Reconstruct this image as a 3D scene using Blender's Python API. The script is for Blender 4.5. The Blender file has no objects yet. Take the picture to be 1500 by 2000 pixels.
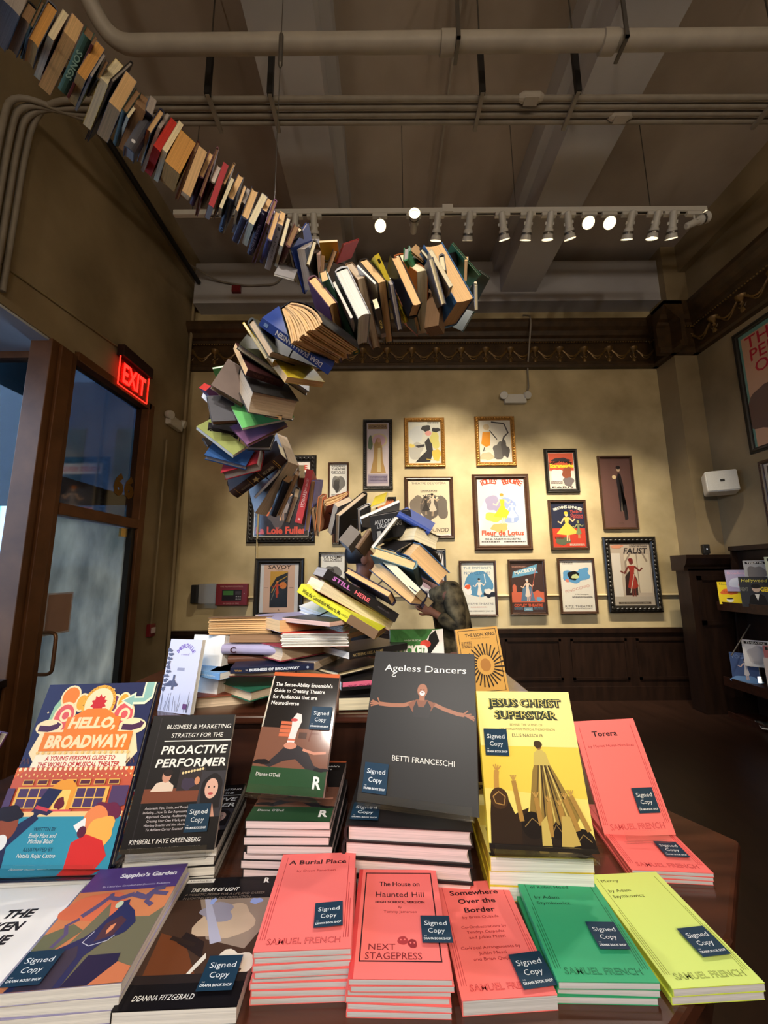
import bpy, bmesh, math, random
from mathutils import Vector, Matrix, Euler
random.seed(7)
S = bpy.context.scene
COL = S.collection
# ---------------------------------------------------------------- camera, sky, light, exposure
cam_d = bpy.data.cameras.new('camera'); cam = bpy.data.objects.new('camera', cam_d); COL.objects.link(cam)
S.camera = cam
cam_d.sensor_fit = 'HORIZONTAL'; cam_d.sensor_width = 36.0; cam_d.lens = 36.0 * 760 / 1500
cam_d.clip_start = 0.02
_p, _r = math.radians(9.0), math.radians(0.4)
_f = Vector((0, math.cos(_p), math.sin(_p))); _u = Vector((0, -math.sin(_p), math.cos(_p))); _x = Vector((1, 0, 0))
_right = _x * math.cos(_r) - _u * math.sin(_r); _up = _u * math.cos(_r) + _x * math.sin(_r)
cam.matrix_world = Matrix(((_right.x, _up.x, -_f.x, 0), (_right.y, _up.y, -_f.y, 0), (_right.z, _up.z, -_f.z, 1.55), (0, 0, 0, 1)))
S.view_settings.view_transform = 'Standard'; S.view_settings.look = 'None'
S.view_settings.gamma = 1.0; S.view_settings.use_curve_mapping = False
S.view_settings.exposure = 0.0
S.cycles.max_bounces = 6; S.cycles.diffuse_bounces = 3; S.cycles.glossy_bounces = 3; S.cycles.transparent_max_bounces = 10
S.cycles.transmission_bounces = 6; S.cycles.caustics_reflective = False; S.cycles.caustics_refractive = False
S.cycles.sample_clamp_indirect = 4.0
SKY_STRENGTH = 7.0
SKY_COLOR = (0.50, 0.70, 1.0)
W = bpy.data.worlds.new('sky'); S.world = W; W.use_nodes = True
_bg = W.node_tree.nodes['Background']; _bg.inputs[0].default_value = (*SKY_COLOR, 1); _bg.inputs[1].default_value = SKY_STRENGTH
WALL_SPOT = 260.0      # track heads on the poster wall
TABLE_SPOT = 115.0     # track heads on the table
WARM = (1.0, 0.87, 0.66)
FILL_PENDANT = 130.0       # added globe lamps behind the camera, for ambient fill
ROSE = (1.0, 0.92, 0.83)
SOFT = (1.0, 0.9, 0.78)

# ---------------------------------------------------------------- materials
def lin(c):
    return tuple(((v / 255) / 12.92 if v / 255 <= 0.04045 else ((v / 255 + 0.055) / 1.055) ** 2.4) for v in c)
_mats = {}
def mat(name, rgb, rough=0.6, spec=0.4, metal=0.0, noise=0.0, nscale=8.0, bump=0.0, emit=0.0, coat=0.0, stretch=None, rgb2=None):
    if name in _mats: return _mats[name]
    m = bpy.data.materials.new(name); m.use_nodes = True; nt = m.node_tree; b = nt.nodes['Principled BSDF']
    c = lin(rgb)
    b.inputs['Base Color'].default_value = (*c, 1); b.inputs['Roughness'].default_value = rough
    b.inputs['Specular IOR Level'].default_value = spec; b.inputs['Metallic'].default_value = metal
    b.inputs['Coat Weight'].default_value = coat; b.inputs['Coat Roughness'].default_value = 0.12
    if emit:
        b.inputs['Emission Color'].default_value = (*c, 1); b.inputs['Emission Strength'].default_value = emit
    if noise or bump:
        tc = nt.nodes.new('ShaderNodeTexCoord'); mp = nt.nodes.new('ShaderNodeMapping'); n = nt.nodes.new('ShaderNodeTexNoise')
        nt.links.new(tc.outputs['Object'], mp.inputs[0]); nt.links.new(mp.outputs[0], n.inputs['Vector'])
        if stretch: mp.inputs['Scale'].default_value = stretch
        n.inputs['Scale'].default_value = nscale; n.inputs['Detail'].default_value = 5
        if noise:
            r = nt.nodes.new('ShaderNodeValToRGB'); r.color_ramp.elements[0].position = 0.3; r.color_ramp.elements[1].position = 0.7
            d = lin(rgb2) if rgb2 else tuple(v * (1 - noise) for v in c)
            r.color_ramp.elements[0].color = (*d, 1); r.color_ramp.elements[1].color = (*tuple(min(1, v * (1 + noise * 0.4)) for v in c), 1)
            nt.links.new(n.outputs['Fac'], r.inputs[0]); nt.links.new(r.outputs[0], b.inputs['Base Color'])
        if bump:
            bp = nt.nodes.new('ShaderNodeBump'); bp.inputs['Strength'].default_value = bump; bp.inputs['Distance'].default_value = 0.01
            nt.links.new(n.outputs['Fac'], bp.inputs['Height']); nt.links.new(bp.outputs[0], b.inputs['Normal'])
    _mats[name] = m
    return m
def glassy(name, tint=(1, 1, 1), clear=0.9, rough=0.03):
    """thin sheet: mostly transparent with a glossy reflection"""
    if name in _mats: return _mats[name]
    m = bpy.data.materials.new(name); m.use_nodes = True; nt = m.node_tree; nt.nodes.clear()
    o = nt.nodes.new('ShaderNodeOutputMaterial'); t = nt.nodes.new('ShaderNodeBsdfTransparent'); g = nt.nodes.new('ShaderNodeBsdfGlossy')
    mx = nt.nodes.new('ShaderNodeMixShader'); lw = nt.nodes.new('ShaderNodeLayerWeight'); pw = nt.nodes.new('ShaderNodeMath'); ma = nt.nodes.new('ShaderNodeMath')
    t.inputs[0].default_value = (*tint, 1); g.inputs['Roughness'].default_value = rough
    lw.inputs[0].default_value = 0.5; pw.operation = 'POWER'; pw.inputs[1].default_value = 4.0; ma.operation = 'MULTIPLY_ADD'; ma.inputs[1].default_value = 0.6; ma.inputs[2].default_value = 1 - clear
    nt.links.new(lw.outputs['Facing'], pw.inputs[0]); nt.links.new(pw.outputs[0], ma.inputs[0])
    nt.links.new(ma.outputs[0], mx.inputs[0]); nt.links.new(t.outputs[0], mx.inputs[1]); nt.links.new(g.outputs[0], mx.inputs[2]); nt.links.new(mx.outputs[0], o.inputs[0])
    _mats[name] = m
    return m
def ink(rgb, rough=0.5):
    return mat('print_%d_%d_%d_%d' % (*rgb, int(rough * 100)), rgb, rough, 0.35 if rough < 0.2 else 0.18)

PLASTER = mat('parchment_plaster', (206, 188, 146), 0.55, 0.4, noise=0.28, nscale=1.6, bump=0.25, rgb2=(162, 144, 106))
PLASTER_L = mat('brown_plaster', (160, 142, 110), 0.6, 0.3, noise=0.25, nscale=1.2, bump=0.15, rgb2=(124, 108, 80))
PAINTW = mat('window_recess_paint', (196, 200, 206), 0.6, 0.3, noise=0.06, nscale=2)
CEILM = mat('ceiling_plaster', (188, 176, 164), 0.8, 0.2, noise=0.25, nscale=0.9, rgb2=(156, 143, 131))
BEAMM = mat('beam_plaster', (190, 188, 190), 0.75, 0.2, noise=0.14, nscale=1.5)
PIPEM = mat('painted_pipe', (170, 162, 150), 0.5, 0.4, noise=0.15, nscale=5)
PIPED = mat('painted_conduit', (146, 137, 124), 0.55, 0.3, noise=0.15, nscale=9)
CORN = mat('bronzed_cornice', (70, 50, 28), 0.42, 0.5, noise=0.45, nscale=9, bump=0.3)
CORNL = mat('gilded_relief', (126, 96, 50), 0.38, 0.5, metal=0.3, noise=0.35, nscale=14)
WOOD = mat('dark_wood', (62, 34, 22), 0.35, 0.5, noise=0.4, nscale=4, stretch=(1, 6, 6), rgb2=(38, 20, 13))
WOODT = mat('table_wood', (84, 46, 30), 0.22, 0.5, noise=0.4, nscale=3, stretch=(1, 8, 8), rgb2=(52, 27, 18), coat=0.3)
WAINS = mat('wainscot_wood', (42, 26, 18), 0.4, 0.4, noise=0.35, nscale=3, stretch=(6, 6, 1), rgb2=(27, 16, 11))
BRONZE = mat('brown_bronze', (112, 72, 42), 0.5, 0.3, metal=0.2, noise=0.3, nscale=5)
FLOORM = mat('floor_boards', (48, 30, 22), 0.35, 0.4, noise=0.35, nscale=2, stretch=(8, 1, 1))
BLACKM = mat('matt_black', (26, 25, 25), 0.5, 0.4, noise=0.1)
BLACKG = mat('black_frame', (34, 31, 27), 0.3, 0.5, noise=0.3, nscale=30, bump=0.15)
BROWNF = mat('brown_frame', (74, 48, 32), 0.3, 0.5, noise=0.3, nscale=14, stretch=(1, 1, 6))
GOLDF = mat('gold_frame', (184, 132, 62), 0.3, 0.5, metal=0.6, noise=0.35, nscale=40, bump=0.2)
WHITEP = mat('white_plastic', (222, 220, 212), 0.4, 0.4, noise=0.03)
TRACKM = mat('white_enamel', (206, 203, 196), 0.35, 0.4, noise=0.04)
REDP = mat('red_enamel', (120, 28, 34), 0.4, 0.5, noise=0.06)
STEEL = mat('dull_steel', (120, 116, 110), 0.35, 0.5, metal=0.8, noise=0.1, nscale=20)
ACRYL = glassy('clear_acrylic', (0.96, 0.97, 0.97), 0.965, 0.08)
PANE = glassy('window_glass', (0.85, 0.9, 0.95), 0.985, 0.02)
PICG = glassy('picture_glass', (1, 1, 1), 0.965, 0.08)
OPAL = bpy.data.materials.new('opal_glass'); OPAL.use_nodes = True  # glowing glass of the added pendant globes
_n = OPAL.node_tree; _n.nodes.clear(); _o = _n.nodes.new('ShaderNodeOutputMaterial'); _t = _n.nodes.new('ShaderNodeBsdfTransparent'); _e = _n.nodes.new('ShaderNodeEmission'); _a = _n.nodes.new('ShaderNodeAddShader')
_t.inputs[0].default_value = (0.8, 0.78, 0.74, 1); _e.inputs[0].default_value = (1, 0.9, 0.76, 1); _e.inputs[1].default_value = 2.0
_n.links.new(_t.outputs[0], _a.inputs[0]); _n.links.new(_e.outputs[0], _a.inputs[1]); _n.links.new(_a.outputs[0], _o.inputs[0])
LENS = mat('lit_lens', (255, 236, 196), 0.3, emit=14)
REDLIT = mat('red_lit_letters', (255, 30, 22), 0.3, emit=5.0)
REDLIT2 = mat('red_lit_edge', (255, 44, 30), 0.3, emit=2.6)

PAGES = dict(tan=(232, 190, 136), ochre=(222, 164, 92), cream=(240, 226, 188), white=(244, 240, 230), greypage=(176, 166, 158), brownpage=(158, 124, 92),
             beigepage=(206, 184, 156), redpage=(206, 62, 52), pinkpage=(224, 186, 170), rosewhite=(238, 214, 210), greywhite=(214, 212, 210))
def page_mat(k):
    nm = 'page_edges_' + k
    if nm in _mats: return _mats[nm]
    c = PAGES[k]
    m = mat(nm, c, 0.85, 0.15)
    nt = m.node_tree; b = nt.nodes['Principled BSDF']
    tc = nt.nodes.new('ShaderNodeTexCoord'); mp = nt.nodes.new('ShaderNodeMapping'); n = nt.nodes.new('ShaderNodeTexNoise'); r = nt.nodes.new('ShaderNodeValToRGB')
    mp.inputs['Scale'].default_value = (5, 5, 900); n.inputs['Scale'].default_value = 1.0; n.inputs['Detail'].default_value = 3
    l = lin(c); r.color_ramp.elements[0].color = (*tuple(v * 0.66 for v in l), 1); r.color_ramp.elements[1].color = (*l, 1)
    r.color_ramp.elements[0].position = 0.25; r.color_ramp.elements[1].position = 0.6
    nt.links.new(tc.outputs['Object'], mp.inputs[0]); nt.links.new(mp.outputs[0], n.inputs['Vector']); nt.links.new(n.outputs['Fac'], r.inputs[0]); nt.links.new(r.outputs[0], b.inputs['Base Color'])
    return m
COVERS = dict(taupe=(140, 122, 112), black=(34, 32, 33), dgreen=(40, 58, 46), navy=(34, 40, 66), beige=(206, 190, 162), pink=(196, 160, 156), teal=(58, 92, 84), maroon=(92, 42, 44),
              greyblue=(128, 134, 152), yellow=(226, 200, 60), yellowdk=(206, 160, 50), brown=(120, 92, 66), slate=(72, 72, 80), steel=(108, 110, 122), grey=(150, 146, 146), red=(206, 62, 46),
              plum=(82, 38, 58), olive=(78, 74, 56), crimson=(168, 36, 44), midnight=(34, 36, 58), indigo=(38, 34, 62), mauve=(128, 86, 120), violet=(56, 48, 92), silver=(158, 150, 150),
              royal=(46, 72, 150), green=(58, 120, 82), blue=(62, 104, 152), greydk=(92, 90, 98), tancover=(176, 142, 100), rust=(168, 92, 44), darkbrown=(58, 46, 36), white=(232, 230, 222),
              forest=(26, 60, 46), oliveblk=(62, 62, 52), wine=(60, 26, 30), charcoal=(48, 46, 46), lime=(104, 186, 104), taupedk=(112, 96, 88), purple=(92, 52, 88), lavender=(168, 146, 184),
              olivegreen=(150, 160, 92), bluedeep=(38, 82, 140), starbrown=(58, 40, 36), periwinkle=(112, 112, 178), orange=(216, 128, 72), terracotta=(176, 88, 52), ornate=(116, 108, 100),
              newsgrey=(186, 182, 172), stripe=(230, 228, 220), tealgrey=(92, 124, 126), darkgrey=(78, 74, 74), indigobk=(44, 40, 66), pinkcover=(190, 84, 100), acid=(216, 216, 50), leather=(92, 54, 36),
              crimsonbk=(150, 54, 66), rustbrown=(136, 66, 44), greenbk=(38, 104, 78), ltblue=(112, 158, 206), lilac=(170, 164, 196), coral=(255, 122, 116), mint=(56, 166, 114), chartreuse=(214, 232, 84))
def cover_mat(k, rough=0.55):
    return mat('cover_' + k, COVERS[k], rough, 0.4, noise=0.1, nscale=25)

# ---------------------------------------------------------------- mesh helpers
def newbm(): return bmesh.new()
def box(bm, x0, x1, y0, y1, z0, z1, mi=0):
    v = [bm.verts.new(p) for p in ((x0, y0, z0), (x1, y0, z0), (x1, y1, z0), (x0, y1, z0), (x0, y0, z1), (x1, y0, z1), (x1, y1, z1), (x0, y1, z1))]
    for q in ((3, 2, 1, 0), (4, 5, 6, 7), (0, 1, 5, 4), (1, 2, 6, 5), (2, 3, 7, 6), (3, 0, 4, 7)):
        bm.faces.new([v[i] for i in q]).material_index = mi
    return v
def obox(bm, c, ax, hs, mi=0):
    """oriented box: centre, three axes, half sizes"""
    vs = box(bm, -hs[0], hs[0], -hs[1], hs[1], -hs[2], hs[2], mi)
    for v in vs:
        p = v.co.copy(); v.co = Vector(c) + ax[0] * p.x + ax[1] * p.y + ax[2] * p.z
def basis(d):
    d = Vector(d).normalized(); a = Vector((0, 0, 1)) if abs(d.z) < 0.9 else Vector((1, 0, 0))
    x = d.cross(a).normalized(); return x, d.cross(x).normalized(), d
def ring(bm, c, x, y, r, n): return [bm.verts.new(Vector(c) + x * (r * math.cos(2 * math.pi * k / n)) + y * (r * math.sin(2 * math.pi * k / n))) for k in range(n)]
def lathe(bm, p0, d, prof, n=20, mi=0, caps=True):
    """revolve (distance along d, radius) profile"""
    x, y, d = basis(d); rs = [ring(bm, Vector(p0) + d * s, x, y, max(r, 1e-5), n) for s, r in prof]
    for a, b in zip(rs, rs[1:]):
        for k in range(n): bm.faces.new((a[k], a[(k + 1) % n], b[(k + 1) % n], b[k])).material_index = mi
    if caps:
        bm.faces.new(rs[0][::-1]).material_index = mi; bm.faces.new(rs[-1]).material_index = mi
def cyl(bm, p0, p1, r, n=14, mi=0): lathe(bm, p0, Vector(p1) - Vector(p0), ((0, r), ((Vector(p1) - Vector(p0)).length, r)), n, mi)
def tube(bm, pts, r, n=10, mi=0):
    pts = [Vector(p) for p in pts]; rs = []; x = None
    for i, p in enumerate(pts):
        d = (pts[min(i + 1, len(pts) - 1)] - pts[max(i - 1, 0)]).normalized()
        if x is None: x, y, d = basis(d)
        else:
            x = (x - d * x.dot(d)).normalized(); y = d.cross(x)
        rs.append(ring(bm, p, x, y, r, n))
    for a, b in zip(rs, rs[1:]):
        for k in range(n): bm.faces.new((a[k], a[(k + 1) % n], b[(k + 1) % n], b[k])).material_index = mi
    bm.faces.new(rs[0][::-1]).material_index = mi; bm.faces.new(rs[-1]).material_index = mi
def extrude(bm, prof, a0, a1, fn, mi=0, closed=True):
    """prof: 2D loop; fn(u, v, s) -> point"""
    A = [bm.verts.new(fn(u, v, a0)) for u, v in prof]; B = [bm.verts.new(fn(u, v, a1)) for u, v in prof]; n = len(prof)
    for k in range(n if closed else n - 1): bm.faces.new((A[k], A[(k + 1) % n], B[(k + 1) % n], B[k])).material_index = mi
    if closed:
        bm.faces.new(A[::-1]).material_index = mi; bm.faces.new(B).material_index = mi
def fillet(pts, r, n=5):
    out = []; P = [Vector(p) for p in pts]
    for i, p in enumerate(P):
        if i in (0, len(P) - 1): out.append(p); continue
        a = (P[i - 1] - p).normalized(); b = (P[i + 1] - p).normalized(); s = p + a * r; e = p + b * r
        for k in range(n + 1):
            t = k / n; out.append(s * (1 - t) ** 2 + p * 2 * t * (1 - t) + e * t * t)
    return out
def obj(name, bm, mats, parent=None, smooth=False, bevel=0.0):
    bmesh.ops.recalc_face_normals(bm, faces=bm.faces)
    me = bpy.data.meshes.new(name); bm.to_mesh(me); bm.free()
    for m in (mats if isinstance(mats, (list, tuple)) else [mats]): me.materials.append(m)
    o = bpy.data.objects.new(name, me); COL.objects.link(o)
    if smooth:
        for p in me.polygons: p.use_smooth = True
        try: me.set_sharp_from_angle(angle=math.radians(40))
        except Exception: pass
    if bevel:
        b = o.modifiers.new('bevel', 'BEVEL'); b.width = bevel; b.segments = 2; b.limit_method = 'ANGLE'; b.angle_limit = math.radians(50)
    if parent: o.parent = parent
    return o
def tag(o, label, cat, group=None):
    o['label'] = label; o['category'] = cat
    if group: o['group'] = group
    return o
def thing(name, label, cat, loc=(0, 0, 0), rot=None, group=None):
    o = bpy.data.objects.new(name, None); COL.objects.link(o); o.empty_display_size = 0.05
    o.location = loc
    if rot is not None: o.rotation_euler = rot
    return tag(o, label, cat, group)
def struct(name, bm, m, **k):
    o = obj(name, bm, m, **k); o['kind'] = 'structure'; return o
def lamp_spot(name, loc, target, watts, color, deg, blend, parent=None, radius=0.03):
    d = bpy.data.lights.new(name, 'SPOT'); d.energy = watts; d.color = color; d.spot_size = math.radians(deg); d.spot_blend = blend; d.shadow_soft_size = radius
    o = bpy.data.objects.new(name, d); COL.objects.link(o)
    o.rotation_euler = (Vector(target) - Vector(loc)).to_track_quat('-Z', 'Y').to_euler(); o.location = loc
    return o

# ---------------------------------------------------------------- flat print: a little sheet drawing kit
_glyphs = {}
def glyphs(s, bold=0.0, shear=0.0, space=1.0):
    k = (s, bold, shear, space)
    if k in _glyphs: return _glyphs[k]
    c = bpy.data.curves.new('lettering', 'FONT'); c.body = s; c.size = 1.0; c.offset = bold; c.shear = shear; c.space_character = space
    c.resolution_u = 2; c.fill_mode = 'FRONT'; c.align_x = 'LEFT'; c.space_line = 1.0
    o = bpy.data.objects.new('lettering', c); COL.objects.link(o)
    dg = bpy.context.evaluated_depsgraph_get(); me = o.evaluated_get(dg).to_mesh()
    vs = [(v.co.x, v.co.y) for v in me.vertices]; fs = [tuple(p.vertices) for p in me.polygons]
    o.evaluated_get(dg).to_mesh_clear(); bpy.data.objects.remove(o); bpy.data.curves.remove(c)
    x0 = min([v[0] for v in vs] or [0]); x1 = max([v[0] for v in vs] or [0])
    _glyphs[k] = (vs, fs, x0, x1); return _glyphs[k]
class Art:
    """draws in a w x h sheet; u to the right 0..1, v up 0..1; every call lies a hair above the one before"""
    def __init__(self, w, h, dz=0.00003, z0=0.0003, rough=0.45):
        self.w, self.h, self.dz, self.z, self.rough = w, h, dz, z0, rough
        self.bm = bmesh.new(); self.mats = []; self.idx = {}
    def mi(self, c):
        if c not in self.idx: self.idx[c] = len(self.mats); self.mats.append(ink(c, self.rough))
        return self.idx[c]
    def up(self): self.z += self.dz; return self.z
    def raw(self, pts, c, z):
        try:
            f = self.bm.faces.new([self.bm.verts.new((p[0], p[1], z)) for p in pts]); f.material_index = self.mi(c)
            if f.normal.z < 0 or sum((pts[i][0] * pts[(i + 1) % len(pts)][1] - pts[(i + 1) % len(pts)][0] * pts[i][1]) for i in range(len(pts))) < 0: f.normal_flip()
        except ValueError: pass
    def poly(self, pts, c): z = self.up(); self.raw([(u * self.w, v * self.h) for u, v in pts], c, z); return self
    def rect(self, u0, v0, u1, v1, c): return self.poly(((u0, v0), (u1, v0), (u1, v1), (u0, v1)), c)
    def ell(self, u, v, ru, rv, c, rot=0, n=20):
        z = self.up(); P = []; a = math.radians(rot)
        for k in range(n):
            x, y = ru * self.w * math.cos(2 * math.pi * k / n), rv * self.w * math.sin(2 * math.pi * k / n)
            P.append((u * self.w + x * math.cos(a) - y * math.sin(a), v * self.h + x * math.sin(a) + y * math.cos(a)))
        self.raw(P, c, z); return self
    def dot(self, u, v, r, c): return self.ell(u, v, r, r, c, n=10)
    def line(self, pts, wd, c):
        z = self.up(); P = [Vector((u * self.w, v * self.h)) for u, v in pts]; t = wd * self.w / 2; L = []; R = []
        for i, p in enumerate(P):
            d = (P[min(i + 1, len(P) - 1)] - P[max(i - 1, 0)]).normalized(); n = Vector((-d.y, d.x))
            L.append(p + n * t); R.append(p - n * t)
        for i in range(len(P) - 1): self.raw((R[i], R[i + 1], L[i + 1], L[i]), c, z)
        return self
    def frame(self, u0, v0, u1, v1, wd, c):
        a = wd * self.w / self.h
        for q in ((u0, v0, u1, v0 + a), (u0, v1 - a, u1, v1), (u0, v0, u0 + wd, v1), (u1 - wd, v0, u1, v1)): self.rect(*q, c)
        return self
    def text(self, s, u, v, size, c, align='C', width=None, bold=0.0, shear=0.0, rot=0.0, space=1.0):
        """size = letter height (share of sheet width); width: fit to this share of the sheet width"""
        vs, fs, x0, x1 = glyphs(s, bold, shear, space); z = self.up(); k = size * self.w / 0.72; kx = k
        if width: kx = width * self.w / max(1e-6, x1 - x0)
        ox = {'L': x0, 'C': (x0 + x1) / 2, 'R': x1}[align]; a = math.radians(rot); B = []
        for x, y in vs:
            px, py = (x - ox) * kx, (y - 0.36) * k
            B.append(self.bm.verts.new((u * self.w + px * math.cos(a) - py * math.sin(a), v * self.h + px * math.sin(a) + py * math.cos(a), z)))
        for f in fs:
            try:
                q = self.bm.faces.new([B[i] for i in f]); q.material_index = self.mi(c)
                q.normal_update()
                if q.normal.z < 0: q.normal_flip()
            except ValueError: pass
        return self
    def arc_text(self, s, u, v, rad, a0, a1, size, c, bold=0.0):
        n = len(s)
        for i, ch in enumerate(s):
            if ch == ' ': continue
            a = math.radians(a0 + (a1 - a0) * (i + 0.5) / n)
            self.text(ch, u + rad * math.cos(a), v + rad * math.sin(a) * self.w / self.h, size, c, rot=math.degrees(a) - 90, bold=bold)
        return self
    def star(self, u, v, r, c, n=5, inner=0.45):
        P = []
        for k in range(2 * n):
            q = r * (1 if k % 2 == 0 else inner); a = math.pi / 2 + math.pi * k / n
            P.append((u + q * math.cos(a), v + q * math.sin(a) * self.w / self.h))
        return self.poly(P, c)
    def blob(self, u, v, ru, rv, c, seed=0, amp=0.25, n=26):
        rnd = random.Random(seed); ph = [rnd.uniform(0, 6.28) for _ in range(4)]; P = []
        for k in range(n):
            t = 2 * math.pi * k / n; q = 1 + amp * (math.sin(2 * t + ph[0]) * .5 + math.sin(3 * t + ph[1]) * .35 + math.sin(5 * t + ph[2]) * .3)
            P.append((u + ru * q * math.cos(t), v + rv * q * math.sin(t)))
        return self.poly(P, c)
    def done(self, name, parent, loc=(0, 0, 0), rot=(0, 0, 0)):
        me = bpy.data.meshes.new(name); self.bm.to_mesh(me); self.bm.free()
        for m in self.mats: me.materials.append(m)
        o = bpy.data.objects.new(name, me); COL.objects.link(o); o.location = loc; o.rotation_euler = rot
        if parent: o.parent = parent
        return o

# ---------------------------------------------------------------- books
def book_cover_bm(w, h, t, style):
    """local frame: x from spine (0) to fore edge (w), y height, z thickness; centred on x and y"""
    bm = newbm(); hb = style == 'H'; c = min(0.0024, t * 0.18) if hb else min(0.0006, t * 0.15)
    x0, x1 = -w / 2, w / 2
    if hb:
        bulge = min(0.003, t * 0.1); n = 6
        out = [(x1, 0), (x0 + 0.004, 0)] + [(x0 + 0.004 - bulge * math.sin(math.pi * k / n) - 0.004 * min(1, 4 * min(k, n - k) / n), t * k / n) for k in range(1, n)] + [(x0 + 0.004, t), (x1, t)]
        inn = [(x1, t - c), (x0 + 0.006, t - c)] + [(x0 + 0.006 - bulge * math.sin(math.pi * k / n), c + (t - 2 * c) * k / n) for k in range(n - 1, 0, -1)] + [(x0 + 0.006, c), (x1, c)]
    else:
        out = [(x1, 0), (x0 + 0.0008, 0), (x0, 0.0008), (x0, t - 0.0008), (x0 + 0.0008, t), (x1, t)]
        inn = [(x1, t - c), (x0 + 0.0016, t - c), (x0 + 0.0016, c), (x1, c)]
    m, k = len(out), len(inn)
    A = [bm.verts.new((u, -h / 2, v)) for u, v in out]; B = [bm.verts.new((u, h / 2, v)) for u, v in out]
    C = [bm.verts.new((u, -h / 2, v)) for u, v in inn]; D = [bm.verts.new((u, h / 2, v)) for u, v in inn]
    for i in range(m - 1): bm.faces.new((A[i], A[i + 1], B[i + 1], B[i]))
    for i in range(k - 1): bm.faces.new((C[i], C[i + 1], D[i + 1], D[i]))
    bm.faces.new((A[m - 1], C[0], D[0], B[m - 1])); bm.faces.new((C[k - 1], A[0], B[0], D[k - 1]))
    bm.faces.new(A[::-1] + C[::-1]); bm.faces.new(B + D)
    return bm, c
def pages_bm(w, h, t, style, c):
    bm = newbm(); o = 0.0035 if style == 'H' else 0.0004; x0, x1 = -w / 2 + (0.0065 if style == 'H' else 0.0017), w / 2 - o
    dip = min(0.005, t * 0.16) if style == 'H' else 0.0; n = 6; e = 0.0001
    P = [(x0, c + e)] + [(x1 - dip * math.sin(math.pi * k / n), c + e + (t - 2 * c - 2 * e) * k / n) for k in range(n + 1)] + [(x0, t - c - e)]
    extrude(bm, P, -h / 2 + o, h / 2 - o, lambda u, v, s: (u, s, v))
    return bm
def leaves_bm(w, h, t, n, seed, rise=1.0, curl=0.25):
    """splayed leaves: sheaves fanning from the spine"""
    bm = newbm(); rnd = random.Random(seed); m = 8
    for k in range(n):
        f = k / (n - 1); top = t * f; base = t * (0.28 * f + 0.02); th = t / n * 0.78; amp = curl * t * rnd.uniform(0.4, 1.0); ex = rnd.uniform(-0.006, 0.004); lo = rnd.uniform(-0.003, 0.003)
        up = []; dn = []
        for i in range(m + 1):
            s = i / m; x = -w / 2 + 0.003 + (w - 0.004 + ex) * s
            z = base + (top - base) * (s ** 0.8) * rise + amp * math.sin(math.pi * s) * (0.4 + f) * 0.5
            up.append((x, z + th)); dn.append((x, z))
        extrude(bm, up + dn[::-1], -h / 2 + 0.002 + lo, h / 2 - 0.002 + lo, lambda u, v, q: (u, q, v))
    return bm
def book(name, label, w, h, t, style, cover, pages, loc, rot, group=None, spine=None, leaves=9, seed=1, rough=0.55, cat='book'):
    root = thing(name, label, cat, loc, None, group)
    root.rotation_euler = rot if not isinstance(rot, Matrix) else rot.to_euler()
    cm = cover_mat(cover, rough) if isinstance(cover, str) else cover
    if style == 'F':
        bm = newbm(); box(bm, -w / 2, w / 2, -h / 2, h / 2, -0.0012, 0.0); box(bm, -w / 2 - 0.0015, -w / 2, -h / 2, h / 2, -0.0012, t * 0.36)
        n = 8; P = [(-w / 2 + (w) * i / n, t * 0.36 + t * 0.68 * (i / n) ** 0.8 + 0.25 * t * math.sin(math.pi * i / n) * 0.7 + 0.001) for i in range(n + 1)]
        extrude(bm, P + [(a, b + 0.0012) for a, b in P[::-1]], -h / 2, h / 2, lambda u, v, s: (u, s, v))
        obj('cover', bm, cm, root); obj('page_block', leaves_bm(w, h, t, leaves, seed), page_mat(pages), root)
    else:
        bm, c = book_cover_bm(w, h, t, style); obj('cover', bm, cm, root, bevel=0.0)
        obj('page_block', pages_bm(w, h, t, style, c), page_mat(pages), root)
    if spine: spine_print(root, w, h, t, (min(0.003, t * 0.1) if style == 'H' else 0) + 0.0006, *spine)
    return root
def spine_print(root, w, h, t, off, flip, items):
    """items drawn on a sheet h long and t high lying on the spine; flip: reading direction"""
    A = Art(h, t, z0=off, dz=0.00004)
    for it in items:
        k = it[0]
        if k == 't': A.text(it[1], it[2], 0.5, it[4] * t / h, it[5], 'C', width=it[3], bold=it[6] if len(it) > 6 else 0.01)
        elif k == 'r': A.rect(it[1], it[3], it[2], it[4], it[5])
        elif k == 's': A.star(it[1], 0.5, it[2] * t / h, it[3])
        elif k == 'o': A.ell(it[1], 0.5, it[2] * t / h, it[3] * t / h, it[4])
    o = A.done('spine_title', root)
    # sheet x -> +-y of the book, sheet y -> +-z, normal -> -x
    if flip > 0: M = Matrix(((0, 0, -1, -w / 2), (1, 0, 0, -h / 2), (0, -1, 0, t), (0, 0, 0, 1)))
    else: M = Matrix(((0, 0, -1, -w / 2), (-1, 0, 0, h / 2), (0, 1, 0, 0), (0, 0, 0, 1)))
    o.matrix_local = M
    return o
SIGN = (18, 52, 74)
def sticker(root, x, y, z, s=0.043, rot=0.0, hs=None):
    A = Art(s, hs or s * 1.02, z0=0.0002); W_ = (226, 232, 232)
    A.rect(0, 0, 1, 1, SIGN)
    A.text('Signed', .5, .72, .17, W_, bold=.0, width=.76).text('Copy', .5, .44, .17, W_, width=.56).text('THE', .12, .24, .035, W_).text('DRAMA BOOK SHOP', .5, .15, .075, W_, bold=.02, width=.88)
    o = A.done('signed_sticker', root, (x, y, z), (0, 0, math.radians(rot))); o['label'] = 'dark teal Signed Copy sticker'; return o
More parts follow.
